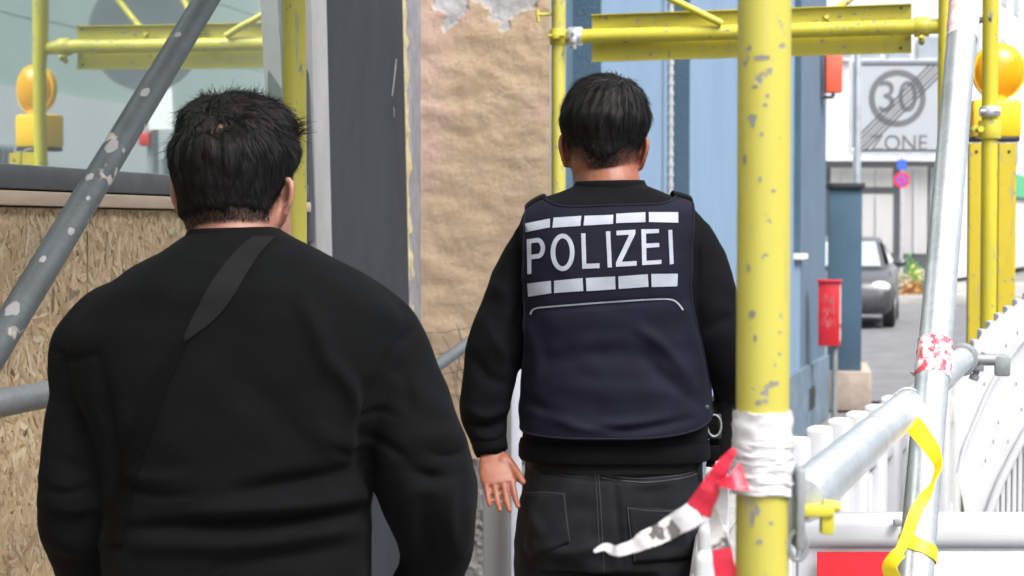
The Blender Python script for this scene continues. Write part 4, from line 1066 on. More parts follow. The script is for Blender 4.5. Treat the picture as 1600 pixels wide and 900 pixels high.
ys = thing('yellow_strap', 'yellow plastic strap hanging from the guard rail to the leaning tube', 'strap', tuple(at(1380, 930, 2.40)))
px_ribbon([(1398, 640, 2.62), (1412, 648, 2.55), (1436, 674, 2.50), (1456, 702, 2.47), (1466, 728, 2.45), (1458, 752, 2.44), (1446, 775, 2.43), (1430, 803, 2.42), (1414, 845, 2.41), (1396, 878, 2.40), (1384, 905, 2.40), (1382, 960, 2.40)],
          [.022, .025, .025, .021, .014, .010, .015, .017, .014, .011, .009, .010], 'strap_yellow', 'strap', ys, [10, 0, -10, 0, 45, 70, 20, 0, 10, 35, 50, 20], .0016)
ra = prop_pt(858); pax = (q1-q0).normalized(); D = ring_dirs(pax, 40)
b = MB(); pts = [ra+pax*(.010*math.sin(2*math.pi*k/40))+D[k % 40]*.0262 for k in range(41)]
b.ribbon(pts, .020, [D[k % 40] for k in range(41)], .0014); b.build('loop', 'strap_yellow', ys, True, 60)
px_ribbon([(1408, 862, 2.385), (1398, 872, 2.385), (1390, 888, 2.39), (1398, 912, 2.40), (1400, 970, 2.41)], [.016, .018, .020, .020, .020], 'strap_yellow', 'strap_end', ys, [0, 10, 20, 30, 20], .0014)
b = MB(); D2 = ring_dirs(gd, 40); gp_ = g0+gd*((at(1402, 648, 2.66)-g0).dot(gd))
b.ribbon([gp_+D2[k % 40]*.0258 for k in range(41)], .03, [D2[k % 40] for k in range(41)], .0014); b.build('loop', 'tape_white', ys, True, 60)
# dry leaf lying on the guard rail
M['dry_leaf'] = mat('dry_leaf', (.10, .075, .055), .8, .3, 40)
lf = at(1404, 612, 2.82); s_ = (lf-g0).dot(gd); lf = g0+gd*s_+UP*.027
dl = MB()
for k in range(5):
    a = R(72*k+20); v = Vector((math.cos(a), math.sin(a), .5+.3*(k % 2))).normalized(); sdv = v.cross(UP).normalized()
    dl.add([lf, lf+v*.010+sdv*.005, lf+v*.018+UP*.002, lf+v*.010-sdv*.005, lf+v*.010+UP*.004], [(0, 1, 4), (1, 2, 4), (2, 3, 4), (3, 0, 4)])
lo_ = dl.build('dry_leaf', 'dry_leaf'); tag(lo_, 'curled brown dry leaf lying on the guard rail', 'leaf')
# ================================================================== PEOPLE
class Fig:
    def __init__(s, cx, zp):
        c = at(cx, 355, zp); s.o = Vector((c.x, c.y, 0)); s.zp = zp
        s.mw = Matrix.Translation(s.o) @ Matrix.Rotation(R(YAW), 4, 'Z'); s.inv = s.mw.inverted()
        s.cam = s.inv @ CAMP; s.rot = s.inv.to_3x3()
    def dir(s, px, py): return (s.rot @ ray(px, py))
    def pl(s, px, py, y=0.0):
        d = s.dir(px, py); return s.cam + d*((y-s.cam.y)/d.y)
def spl(ys, cols, m):
    """interpolate a table smoothly (Catmull-Rom, monotone enough)"""
    ys = np.array(ys, float); out = []
    xs = np.linspace(ys[0], ys[-1], m)
    for c in cols:
        c = np.array(c, float); g = np.gradient(c, ys); r = []
        for x in xs:
            i = min(max(np.searchsorted(ys, x)-1, 0), len(ys)-2); h = ys[i+1]-ys[i]; t = (x-ys[i])/h
            r.append((2*t**3-3*t*t+1)*c[i]+(t**3-2*t*t+t)*h*g[i]+(-2*t**3+3*t*t)*c[i+1]+(t**3-t*t)*h*g[i+1])
        out.append(np.array(r))
    return xs, out
def sring(cx, cy, z, hw, hd, p=2.4, n=48, tilt=0.0):
    P = []
    for k in range(n):
        t = 2*math.pi*k/n; c, s_ = math.cos(t), math.sin(t)
        x = hw*math.copysign(abs(c)**(2/p), c); y = hd*math.copysign(abs(s_)**(2/p), s_)
        P.append(Vector((cx+x, cy+y, z+tilt*x)))
    return P
def loft_rows(rows, m=60, p=2.4, grow=0.0, n=48):       # rows: z, cx, cy, hw, hd, tilt
    rows = sorted(rows); zs, (cx, cy, hw, hd, tl) = spl([r[0] for r in rows], list(zip(*[r[1:6] for r in rows])), m)
    b = MB(); b.rings([sring(cx[i], cy[i], zs[i], max(.004, hw[i]+grow), max(.004, hd[i]+grow), p, n, tl[i]) for i in range(m)]); return b
def limb(b, pts, rs, n=28, sub=6, ends=True):
    C = catmull(pts, sub); Rr = lerp_list(rs, sub)
    if ends:
        b.sphere(C[0], Rr[0]*.99, 20, 14); b.sphere(C[-1], Rr[-1]*.99, 20, 14)
    b.tube(C, Rr, n)
def remesh(b, voxel, smooth=4, fac=.5):
    me = bpy.data.meshes.new('tmp'); me.from_pydata(b.v, [], b.f)
    bm = bmesh.new(); bm.from_mesh(me); bmesh.ops.recalc_face_normals(bm, faces=bm.faces[:]); bm.to_mesh(me); bm.free()
    o = bpy.data.objects.new('tmp', me); COL.objects.link(o)
    md = o.modifiers.new('r', 'REMESH'); md.mode = 'VOXEL'; md.voxel_size = voxel
    sm = o.modifiers.new('s', 'SMOOTH'); sm.iterations = smooth; sm.factor = fac
    dg = bpy.context.evaluated_depsgraph_get(); dg.update()
    r = bpy.data.meshes.new_from_object(o.evaluated_get(dg))
    bpy.data.objects.remove(o); bpy.data.meshes.remove(me)
    return r
def arrs(me):
    n = len(me.vertices); v = np.empty(n*3, np.float32); nn = np.empty(n*3, np.float32)
    me.vertices.foreach_get('co', v); me.vertex_normals.foreach_get('vector', nn)
    return v.reshape(-1, 3).astype(float), nn.reshape(-1, 3).astype(float)
def setv(me, v): me.vertices.foreach_set('co', v.astype(np.float32).ravel()); me.update()
def polydist(X, Z, pts):
    d = np.full(len(X), 9.0); tt = np.zeros(len(X)); tot = sum(math.dist(pts[i], pts[i+1]) for i in range(len(pts)-1)); acc = 0
    for i in range(len(pts)-1):
        (ax, az), (bx, bz) = pts[i], pts[i+1]; L = math.dist(pts[i], pts[i+1]); ux, uz = (bx-ax)/L, (bz-az)/L
        t = np.clip((X-ax)*ux+(Z-az)*uz, 0, L); q = np.hypot(X-ax-ux*t, Z-az-uz*t)
        m = q < d; d[m] = q[m]; tt[m] = (acc+t[m])/tot; acc += L
    return d, tt
def folds(me, fig, lst, face=-1, lf=.004, lfs=5.0, seed=0, amp=1.0):
    """lst: (pixel polyline, width m, height m) ridges (+) and valleys (-) on the side seen"""
    v, n = arrs(me)
    # position as it projects, so folds follow the cloth as seen from behind
    rel = v-np.array(fig.cam)
    disp = np.zeros(len(v))
    sc = -np.array(fig.cam)[1]/np.maximum(rel[:, 1], .2)
    X = fig.cam[0]+rel[:, 0]*sc; Z = fig.cam[2]+rel[:, 2]*sc
    vis = np.clip(-n[:, 1]*2.0+.25, 0, 1)
    for (pl, w, h) in lst:
        h *= amp; P = []
        for (a, c) in pl:
            q = fig.pl(a, c); P.append((q.x, q.z))
        C = catmull([(x, 0, z) for x, z in P], 5); P = [(c.x, c.z) for c in C]
        d, t = polydist(X, Z, P)
        tap = np.sin(np.pi*np.clip(t*.86+.07, 0, 1))**.7
        disp += h*np.exp(-(d/w)**2)*vis*tap
    ns = np.array([noise.noise(Vector((p[0]*lfs+seed, p[1]*lfs, p[2]*lfs*1.3)))+.5*noise.noise(Vector((p[0]*lfs*2.6, p[1]*lfs*2.6+seed, p[2]*lfs*3.4))) for p in v])
    disp += lf*ns
    disp += np.array([.0011*noise.noise(Vector((p[0]*26, p[1]*26, p[2]*34+seed))) for p in v])
    setv(me, v+n*disp[:, None])
def bvh_of(me): return BVHTree.FromPolygons([v.co for v in me.vertices], [tuple(p.vertices) for p in me.polygons])

def hand(b, W, d, n, s, L=1.0, curl=(18, 26, 18), spread=.04, thumb=(.62, .72, .25)):
    """W wrist, d along the hand, n palm normal, s towards the thumb"""
    W, d, n, s = Vector(W), Vector(d).normalized(), Vector(n), Vector(s)
    n = (n-d*n.dot(d)).normalized(); s = (s-d*s.dot(d)-n*s.dot(n)).normalized()
    prof = [(-.03, .024, .020), (0, .026, .019), (.025, .036, .017), (.055, .042, .0155), (.082, .042, .0135), (.096, .036, .009)]
    rr = []
    for (t, w, h) in prof:
        rr.append([W+d*t*L+s*(w*L*math.copysign(abs(math.cos(a))**.8, math.cos(a)))+n*(h*L*math.sin(a)) for a in [2*math.pi*k/24 for k in range(24)]])
    b.rings(rr)
    b.sphere(W+d*.036*L+s*.020*L+n*.003*L, .017*L, 14, 10)        # ball of the thumb
    b.sphere(W+d*.045*L-s*.022*L+n*.002*L, .014*L, 14, 10)
    for i, (o, ln_, r_) in enumerate(((.032, .073, .0078), (.0108, .081, .0082), (-.0108, .076, .0079), (-.031, .060, .0070))):
        P = [W+d*.070*L+s*o*L*.95, W+d*.092*L+s*o*L]; dirv = (d+s*o*spread*30).normalized(); ang = 0
        seg = (.45, .30, .25)
        for j in range(3):
            ang += curl[j]*(1+.12*i); a = R(ang)
            dv = (dirv*math.cos(a)+n*math.sin(a)).normalized(); P.append(P[-1]+dv*ln_*seg[j]*L)
        limb(b, P, [r_*L*1.05, r_*L*1.08, r_*L, r_*.93*L, r_*.78*L], 14, 4)
    tb = W+d*.022*L+s*.026*L+n*.004*L; td = (s*thumb[0]+d*thumb[1]+n*thumb[2]).normalized(); td2 = (td+d*.55+n*.15).normalized()
    limb(b, [tb, tb+td*.036*L, tb+td*.036*L+td2*.030*L, tb+td*.036*L+td2*.052*L], [.0135*L, .0115*L, .0105*L, .0082*L], 14, 4)

HEADP = [(-.118, .058, .016, .018), (-.108, .050, .036, .038), (-.09, .036, .050, .056), (-.06, .018, .0605, .078), (-.03, .004, .067, .090), (0, -.003, .0715, .096), (.03, -.006, .0745, .0985), (.06, -.008, .0725, .0945), (.085, -.010, .0625, .081), (.102, -.012, .046, .060), (.112, -.013, .026, .034), (.116, -.013, .006, .008)]
def head_xf(c, yaw, pitch, roll):
    return Matrix.Translation(Vector(c)) @ Matrix.Rotation(R(yaw), 4, 'Z') @ Matrix.Rotation(R(pitch), 4, 'X') @ Matrix.Rotation(R(roll), 4, 'Y')
def head_rings(xf, grow=0.0, k=1.0, m=40, n=40, jaw=0.0):
    zs, (cy, hw, hd) = spl([r[0] for r in HEADP], list(zip(*[r[1:] for r in HEADP])), m)
    hw = [h+jaw*math.exp(-((z+.062)/.04)**2) for h, z in zip(hw, zs)]
    return [[xf @ v for v in sring(0, cy[i]*k, zs[i]*k, max(.002, hw[i]*k+grow), max(.002, hd[i]*k+grow), 2.15, n)] for i in range(m)]
def add_head(b, xf, k=1.0, ear_flare=28, jaw=0.0):
    b.rings(head_rings(xf, 0, k, jaw=jaw))
    T = lambda p: xf @ Vector([c*k for c in p])
    # brow, nose, lips, cheeks, eye bulges
    limb(b, [T((-.045, .078, .022)), T((0, .090, .024)), T((.045, .078, .022))], [.010, .011, .010], 12, 4)
    limb(b, [T((0, .086, .018)), T((0, .100, -.008)), T((0, .110, -.028))], [.008, .010, .0125], 14, 4)
    for sx in (-1, 1):
        b.sphere(T((sx*.013, .098, -.032)), .009*k, 12, 8); b.sphere(T((sx*.031, .077, .004)), .012*k, 14, 10); b.sphere(T((sx*.038, .064, -.03)), .018*k, 14, 10)
    limb(b, [T((-.022, .082, -.060)), T((0, .094, -.057)), T((.022, .082, -.060))], [.005, .0065, .005], 10, 4)
    limb(b, [T((-.019, .080, -.069)), T((0, .091, -.068)), T((.019, .080, -.069))], [.005, .007, .005], 10, 4)
    for sx in (-1, 1):        # ears: a shell with a rolled rim and lobe
        ec = Vector((sx*.073, -.006, -.008)); er = Matrix.Rotation(R(sx*ear_flare), 3, 'Z')
        def E(u, v, w=0): return xf @ (Vector([c*k for c in (ec+er @ Vector((sx*(w), u, v)))]))
        rim = [E(.010, -.004), E(.012, .016), E(.004, .030), E(-.010, .033), E(-.021, .024, .004), E(-.023, .006, .004), E(-.018, -.010, .002), E(-.010, -.022, .001), E(-.001, -.029), E(.006, -.022)]
        limb(b, rim, [.0035, .004, .0042, .0045, .0048, .0048, .0045, .0050, .0062, .0045], 12, 5)
        pts = [E(.006*math.cos(a)*2.2-.006, .024*math.sin(a)+.002, .001) for a in [2*math.pi*q/16 for q in range(16)]]
        pt2 = [p+(xf.to_3x3() @ Vector((sx*.005, 0, 0))) for p in pts]
        b.rings([pts, pt2]); 

def make_hair(name, parent, xf, k, thick, mask, crown, nstr, length, lift, seed, tufts=(), width=.0011, down=.55, jaw=0.0):
    """cap that sinks under the skin outside the hairline, plus strands combed away from the crown"""
    rnd = random.Random(seed)
    inv = xf.inverted()
    rr = head_rings(Matrix.Identity(4), 0, k, 120, 128, jaw); P = [v for r_ in rr for v in r_]
    n = 40; tmp = bpy.data.meshes.new('h'); b = MB(); b.rings(rr); 
    me0 = bpy.data.meshes.new('h0'); me0.from_pydata(b.v, [], b.f); bm = bmesh.new(); bm.from_mesh(me0); bmesh.ops.recalc_face_normals(bm, faces=bm.faces[:]); bm.to_mesh(me0); bm.free()
    v, nn = arrs(me0); nv = []; ov = []
    for p, q in zip(v, nn):
        p, q = Vector(p), Vector(q); h = thick(p)*mask(p); 
        cq = p-Vector(crown); an_ = math.atan2(cq.x, -cq.y); rd_ = cq.length
        e = .0050*noise.noise(Vector((an_*5.5, rd_*16, seed)))+.0030*noise.noise(Vector((an_*13, rd_*30, seed+3)))+.002*noise.noise(p*60)
        hh = h+e*min(1, h/.009) if h > .0016 else -.005
        nv.append(p+q*hh); ov.append(p+q*max(hh, .0004))
    setv(me0, np.array([tuple(p) for p in nv]))
    bv = BVHTree.FromPolygons([Vector(p) for p in ov], [tuple(pp.vertices) for pp in me0.polygons])
    bsk = BVHTree.FromPolygons([Vector(p) for p in v], [tuple(pp.vertices) for pp in me0.polygons])
    verts = [tuple(p) for p in nv]; faces = [tuple(pp.vertices) for pp in me0.polygons]; shade = [0.0]*len(verts)
    crown = Vector(crown)
    N = 0; tries = 0
    while N < nstr and tries < nstr*8:
        tries += 1
        z = rnd.uniform(-1, 1); a = rnd.uniform(0, 2*math.pi); q = Vector((math.sqrt(1-z*z)*math.cos(a), math.sqrt(1-z*z)*math.sin(a), z))
        hitp = bv.ray_cast(q*.3, -q)
        if hitp[0] is None: continue
        p, nrm = hitp[0], hitp[1]
        if nrm.dot(q) < 0: nrm = -nrm
        mk = mask(p)
        if rnd.random() > mk*1.6: continue
        L = length(p)*rnd.uniform(.6, 1.25)*(.45+.55*mk)
        flow = (p-crown); flow -= nrm*flow.dot(nrm)
        flow = flow.normalized()+Vector((0, 0, -down))*(1 if p.z < .07 else .4)+Vector((rnd.gauss(0, .22), rnd.gauss(0, .22), rnd.gauss(0, .18)))
        clp = noise.noise(p*55)*.5; flow += Vector((clp, -clp*.5, 0))*.5
        flow -= nrm*flow.dot(nrm); flow.normalize()
        lf = lift(p)*rnd.uniform(.2, 1.2)*(.5+1.6*max(0, noise.noise(p*70+Vector((seed, 0, 0)))+.3)); w0 = width*rnd.uniform(.5, 1.5); sh = max(0, min(1, rnd.gauss(.22, .38)+.5*noise.noise(p*60)))
        pts = []; cur = p-nrm*.002; steps = 5; d = flow
        for i in range(steps+1):
            loc, nr, _, _ = bv.find_nearest(cur)
            if nr.dot(cur-Vector((0, -.01, .0))) < 0: nr = -nr
            t = i/steps
            pts.append((loc+nr*(.0006+lf*t*t), nr))
            d = (d-nr*d.dot(nr)).normalized(); cur = loc+d*L/steps
        o = len(verts)
        for i, (pp, nr) in enumerate(pts):
            dd = (pts[min(i+1, steps)][0]-pts[max(i-1, 0)][0]).normalized(); sdv = dd.cross(nr).normalized(); w_ = w0*(.35+.65*mk)*(1-.85*(i/steps)**1.5)
            verts += [tuple(pp-sdv*w_/2), tuple(pp+nr*w_*.25), tuple(pp+sdv*w_/2)]; shade += [sh]*3
        for i in range(steps):
            for j in (0, 1): faces.append((o+i*3+j, o+i*3+j+1, o+i*3+j+4, o+i*3+j+3))
        N += 1
    N = 0; tries = 0
    while N < 3000 and tries < 60000:          # clipped stubble fading below the hairline
        tries += 1
        z = rnd.uniform(-.75, .35); a = rnd.gauss(-math.pi/2, .9); q = Vector((math.sqrt(1-z*z)*math.cos(a), math.sqrt(1-z*z)*math.sin(a), z))
        hp_ = bsk.ray_cast(q*.3, -q)
        if hp_[0] is None: continue
        p, nrm = hp_[0], hp_[1]; nrm = nrm if nrm.dot(q) > 0 else -nrm
        if mask(p) > .7 or rnd.random() > mask(p+Vector((0, 0, .020))): continue
        d = (Vector((rnd.gauss(0, .3), 0, -1))+nrm*.35).normalized(); sdv = d.cross(nrm).normalized(); l_ = rnd.uniform(.003, .006); w_ = .00075; o = len(verts); p0 = p+nrm*.0003
        verts += [tuple(p0-sdv*w_/2), tuple(p0+sdv*w_/2), tuple(p0+d*l_)]; shade += [.4]*3; faces.append((o, o+1, o+2)); N += 1
    for (pos, dv, L, cnt, spread) in tufts:
        pos, dv = Vector(pos), Vector(dv).normalized()
        for i in range(cnt):
            pp = pos+Vector((rnd.gauss(0, spread), rnd.gauss(0, spread), rnd.gauss(0, spread*.7)))
            loc, nr, _, _ = bv.find_nearest(pp); dd = (dv+Vector((rnd.gauss(0, .28), rnd.gauss(0, .28), rnd.gauss(0, .28)))).normalized()
            l_ = L*rnd.uniform(.5, 1.2); bend = Vector((rnd.gauss(0, .3), rnd.gauss(0, .3), -.35)); o = len(verts); w0 = width*rnd.uniform(.4, .9)
            for s_ in range(5):
                t = s_/4; c = loc-nr*.003+dd*l_*t+bend*l_*.45*t*t; w_ = w0*(1-.85*t); sdv = dd.cross(Vector((0, 1, .2))).normalized()
                verts += [tuple(c-sdv*w_/2), tuple(c+sdv*w_/2)]; shade += [.2]*2
            for s_ in range(4): faces.append((o+s_*2, o+s_*2+1, o+s_*2+3, o+s_*2+2))
    W3 = [tuple(xf @ Vector(p)) for p in verts]
    me = bpy.data.meshes.new(name); me.from_pydata(W3, [], faces)
    at_ = me.attributes.new('shade', 'FLOAT', 'POINT'); at_.data.foreach_set('value', np.array(shade, np.float32))
    bpy.data.meshes.remove(me0); bpy.data.meshes.remove(tmp)
    return link(name, me, 'hair', parent, True, 180)

def legs_and_shoes(fig, parent, hipz, hipx, legs, jean_m, body, top_rows, fold_l, voxel=.006):
    """trousers as one mesh (seat + two legs), shoes; legs: list of joint lists"""
    b = MB(); top = loft_rows(top_rows, 30, 2.5); b.add(top.v, top.f)
    for J in legs:
        limb(b, J['p'], J['r'], 28, 6)
    me = remesh(b, voxel, 5); folds(me, fig, fold_l, lf=.0045, lfs=9, seed=4, amp=1.5)
    tr = link('trousers', me, jean_m, parent, True, 180)
    for J in legs:
        limb(body, J['p'], [r_*.8 for r_ in J['r']], 20, 4)
        f = Vector(J['p'][-1]); s_ = MB(); rr = []
        for (y, w, h, zc) in ((-.085, .018, .03, .045), (-.075, .034, .05, .055), (-.03, .040, .055, .058), (.03, .040, .048, .050), (.09, .047, .034, .036), (.14, .044, .027, .029), (.175, .028, .020, .022), (.185, .008, .010, .018)):
            rr.append([Vector((f.x+J['toe']*y+w*math.copysign(abs(math.cos(a))**.8, math.cos(a)), f.y+y, max(.002, zc+h*math.sin(a)))) for a in [2*math.pi*q/20 for q in range(20)]])
        s_.rings(rr); s_.build('shoe', 'black_leather', parent, True, 60)
    return tr

# ------------------------------------------------------------------ man in the black sweatshirt
F1 = Fig(375, 2.53)
man = thing('person', 'person in black sweatshirt with a grey crossbody strap, walking away with short dark hair', 'person', tuple(F1.o), R(YAW), None, False)
def rows1(tab):
    out = []
    for (py, xl, xr, yc, hd) in tab:
        a, c = F1.pl(xl, py, yc), F1.pl(xr, py, yc); out.append((a.z, (a.x+c.x)/2, yc, (c.x-a.x)/2, hd, 0.0))
    return out
T1 = [(350, 320, 422, .035, .052), (360, 300, 438, .03, .062), (372, 278, 456, .022, .072), (390, 252, 492, .012, .086), (414, 212, 540, .006, .100), (446, 168, 597, .0, .112), (480, 132, 632, .0, .120), (522, 102, 646, .0, .128), (580, 114, 628, .0, .136), (640, 140, 602, .0, .142), (720, 156, 584, .0, .145), (800, 168, 578, .0, .150), (880, 166, 582, .0, .152), (960, 170, 582, .0, .150), (985, 178, 578, .0, .142)]
sw = MB(); t_ = loft_rows(rows1(T1), 70, 2.5); sw.add(t_.v, t_.f)
p1 = lambda x, y, d=0: F1.pl(x, y, d)
LA = [p1(190, 500, .0), p1(142, 548, .0), p1(126, 620, -.01), p1(118, 700, -.02), p1(117, 775, -.02), p1(124, 840, .02), p1(144, 910, .08), p1(168, 985, .15)]
LR = [.055, .056, .047, .050, .0535, .050, .047, .038]
RA = [p1(560, 490, .0), p1(607, 526, -.0), p1(622, 580, -.01), p1(640, 640, -.02), p1(654, 700, -.03), p1(666, 770, -.03), p1(682, 835, .0), p1(678, 885, .05), p1(660, 915, .09)]
RR = [.052, .052, .054, .060, .066, .066, .056, .050, .041]
limb(sw, LA, LR); limb(sw, RA, RR)
# loose cloth hanging at the elbow and cuff
limb(sw, [p1(700, 690, -.02), p1(706, 770, -.01), p1(702, 850, .02)], [.026, .034, .036], 18, 5)
limb(sw, [p1(648, 895, .02), p1(690, 890, .0), p1(712, 868, .0)], [.030, .034, .028], 18, 5)
sw_me = remesh(sw, .005, 22, .6)
FOLD1 = [([(473, 468), (500, 530), (512, 590)], .014, .010), ([(515, 562), (545, 605), (558, 655)], .012, .012), ([(566, 600), (562, 650), (574, 730), (580, 780)], .011, -.008),
         ([(652, 507), (612, 548), (585, 600), (566, 645)], .006, -.006), ([(628, 530), (592, 590)], .012, .005),
         ([(372, 768), (440, 757), (520, 745), (575, 725)], .012, -.014), ([(300, 800), (400, 795), (500, 786), (575, 770)], .013, .014), ([(205, 826), (320, 822), (430, 818), (520, 806), (582, 792)], .010, -.016), ([(215, 850), (350, 850), (470, 840), (575, 825)], .014, .012),
         ([(330, 885), (430, 870), (560, 850)], .012, -.007), ([(480, 660), (520, 690), (560, 690)], .016, .006), ([(360, 560), (420, 640), (500, 720)], .030, -.006), ([(250, 640), (300, 740), (400, 790)], .030, .004),
         ([(152, 560), (170, 640), (182, 730), (180, 800)], .010, -.009), ([(95, 580), (140, 640), (160, 700)], .014, .005), ([(90, 720), (150, 740)], .014, -.006), ([(70, 800), (110, 815), (160, 800)], .014, -.007), ([(70, 840), (120, 855), (175, 845)], .014, .006),
         ([(84, 548), (120, 560), (150, 552)], .005, -.004),
         ([(728, 727), (690, 742), (640, 735)], .010, -.010), ([(735, 690), (690, 680), (640, 690)], .016, .007), ([(705, 745), (700, 800), (712, 860)], .010, .008), ([(670, 760), (660, 820), (670, 880)], .014, -.008), ([(620, 800), (650, 770), (690, 770)], .011, .005), ([(730, 800), (725, 850), (700, 885)], .012, .006),
         ([(735, 700), (705, 712), (670, 708)], .005, -.006), ([(738, 722), (700, 737), (655, 730)], .006, .005), ([(560, 655), (590, 642), (622, 652)], .006, -.004), ([(566, 682), (600, 692), (640, 722)], .006, -.005), ([(60, 760), (100, 772), (150, 760)], .006, -.005), ([(62, 786), (110, 800), (166, 790)], .006, .004), ([(300, 402), (370, 416), (440, 400)], .010, .003), ([(520, 700), (550, 712), (578, 704)], .006, -.005), ([(190, 760), (240, 775), (300, 772)], .007, -.005), ([(186, 735), (230, 748), (290, 744)], .008, .004), ([(430, 830), (500, 832), (560, 812)], .006, .004), ([(600, 560), (630, 590), (640, 640)], .010, -.003),
         ([(640, 600), (690, 640), (720, 660)], .016, .004), ([(180, 470), (150, 510), (110, 545)], .02, .003), ([(560, 470), (600, 490), (645, 510)], .018, .004)]
folds(sw_me, F1, FOLD1, lf=.006, lfs=6.5, seed=2, amp=1.1)
sweat = link('sweatshirt', sw_me, 'sweat_black', man, True, 180)
# collar, cuffs, hem
cb_ = MB(); rr = []
cz = F1.pl(367, 366, .03)
for (dz, g) in ((-.010, .010), (-.004, .009), (.003, .0065), (.007, .002), (.006, -.002), (0, -.001)):
    rr.append(sring(cz.x, .032+dz*.2, cz.z+dz, .060+g, .060+g, 2.1, 48, .02))
for r_ in rr:
    for v in r_: v.z += .10*(v.y-.03)*-1.1*.35
cb_.rings(rr, False); cb_.build('collar', 'rib_black', sweat, True, 180)
def cuff(P, Q, r0, parent, m):
    a = (Vector(Q)-Vector(P)).normalized(); D = ring_dirs(a, 30); b = MB()
    b.rings([[Vector(P).lerp(Vector(Q), t)+d_*(r0*g) for d_ in D] for t, g in ((0, .8), (0, 1), (.3, 1.06), (.7, 1.02), (1, .96), (1, .75))], False); return b.build('cuff', m, parent, True, 180)
wL = LA[-1]; wR = RA[-1]
cuff(LA[-2].lerp(LA[-1], .8), LA[-1]+(LA[-1]-LA[-2])*.55, .040, sweat, 'rib_black')
cuff(RA[-2].lerp(RA[-1], .6), RA[-1]+(RA[-1]-RA[-2])*.9, .042, sweat, 'rib_black')
# body
bd1 = MB(); t_ = loft_rows([(z, cx, cy, hw-.02, hd-.02, 0) for z, cx, cy, hw, hd, _ in rows1(T1)], 50, 2.3); bd1.add(t_.v, t_.f)
hp1 = F1.pl(370, 304, .055)
xf1 = head_xf((hp1.x, .055, hp1.z), -17, -4, 2)
add_head(bd1, xf1, .98, 48, .010)
nb = F1.pl(367, 372, .03); limb(bd1, [Vector((nb.x, .02, nb.z-.06)), Vector((nb.x, .03, nb.z)), Vector((hp1.x-.004, .045, hp1.z-.035)), Vector((hp1.x, .05, hp1.z))], [.066, .0585, .058, .058], 28, 6)
limb(bd1, LA, [r_*.72 for r_ in LR], 20, 4); limb(bd1, RA, [r_*.68 for r_ in RR], 20, 4)
wl = LA[-1]+(LA[-1]-LA[-2])*.7; hand(bd1, wl, (LA[-1]-LA[-2]), (.9, .3, 0), (0, .8, -.3), 1.0, (25, 35, 25))
wr = RA[-1]+(RA[-1]-RA[-2])*.75; hand(bd1, wr, (-.35, .55, -.75), (-.9, .2, .1), (.1, .8, .4), 1.0, (25, 35, 25))
hipz1 = .98
legs1 = [dict(p=[(-.105, 0, .92), (-.115, .03, .74), (-.12, .02, .50), (-.12, -.02, .28), (-.12, -.04, .10)], r=[.105, .092, .070, .062, .058], toe=-.2),
         dict(p=[(.095, 0, .92), (.105, .09, .74), (.115, .15, .50), (.12, .10, .28), (.12, .10, .10)], r=[.105, .092, .070, .062, .058], toe=.2)]
legs_and_shoes(F1, man, .98, 0, legs1, 'denim_dark', bd1, [(1.10, .0, 0, .175, .135, 0), (1.02, 0, 0, .188, .145, 0), (.94, 0, 0, .19, .145, 0), (.86, 0, .0, .165, .12, 0)], [])
bm1 = remesh(bd1, .0042, 3, .5); body1 = link('body', bm1, 'skin_pale', man, True, 180)
# eyes
def eyes(xf, k, parent):
    for sx in (-1, 1):
        b = MB(); b.sphere(xf @ Vector((sx*.031*k, .0815*k, .004*k)), .0105*k, 14, 10); b.build('eye', 'sign_white', parent, True)
        b = MB(); c = xf @ Vector((sx*.031*k, .0908*k, .004*k)); b.sphere(c, .0042*k, 10, 8); b.build('iris', 'dark_metal', parent, True)
eyes(xf1, .98, body1)
# hair
def mask_m(p):
    # hairline: down to the nape at the back, over the ears at the sides, forehead in front
    ang = math.atan2(p.x, -p.y)                     # 0 at the back
    a = abs(ang)
    if a < .95: low = -.034-.004*(a/.9)**2+.010*p.x/.07
    elif a < 1.2: low = -.038+(a-.95)/.25*.030
    elif a < 1.75: low = -.008+(a-1.2)*.07
    elif a < 2.2: low = .030+(a-1.75)*.06
    else: low = .062
    low += .005*noise.noise(p*70)
    m = max(0, min(1, (p.z-low)/.014))
    return m*(1-.5*max(0, bald_m(p)))
def bald_m(p): return min(1, math.exp(-(((p.x-.008)/.030)**2+((p.z-.084)/.017)**2))*(1.0+1.5*noise.noise(p*75))) if p.y < -.02 else 0.0
def thick_m(p):
    t = .0030+.0080*max(0, min(1, (p.z+.01)/.06))
    if p.z > .075: t += .015*min(1, (p.z-.075)/.02)
    return t*(1-.95*max(0, bald_m(p)))+.0002
def len_m(p): return .010+.030*max(0, min(1, (p.z+.01)/.09))
def lift_m(p): return .0012+.009*max(0, min(1, (p.z-.04)/.07))
make_hair('hair', man, xf1, .98, thick_m, mask_m, (-.012, -.06, .10), 11000, len_m, lift_m, 3, width=.0015, jaw=.010,
          tufts=[((-.085, -.01, .075), (-1, .1, -.12), .045, 26, .008), ((-.078, .0, .095), (-.9, 0, .25), .035, 30, .012), ((.03, -.01, .125), (.2, 0, 1), .026, 60, .02), ((.07, .02, .095), (.8, .1, .35), .030, 90, .012), ((.0, .02, .13), (-.1, 0, 1), .02, 60, .03)])
bvs = bvh_of(sw_me)
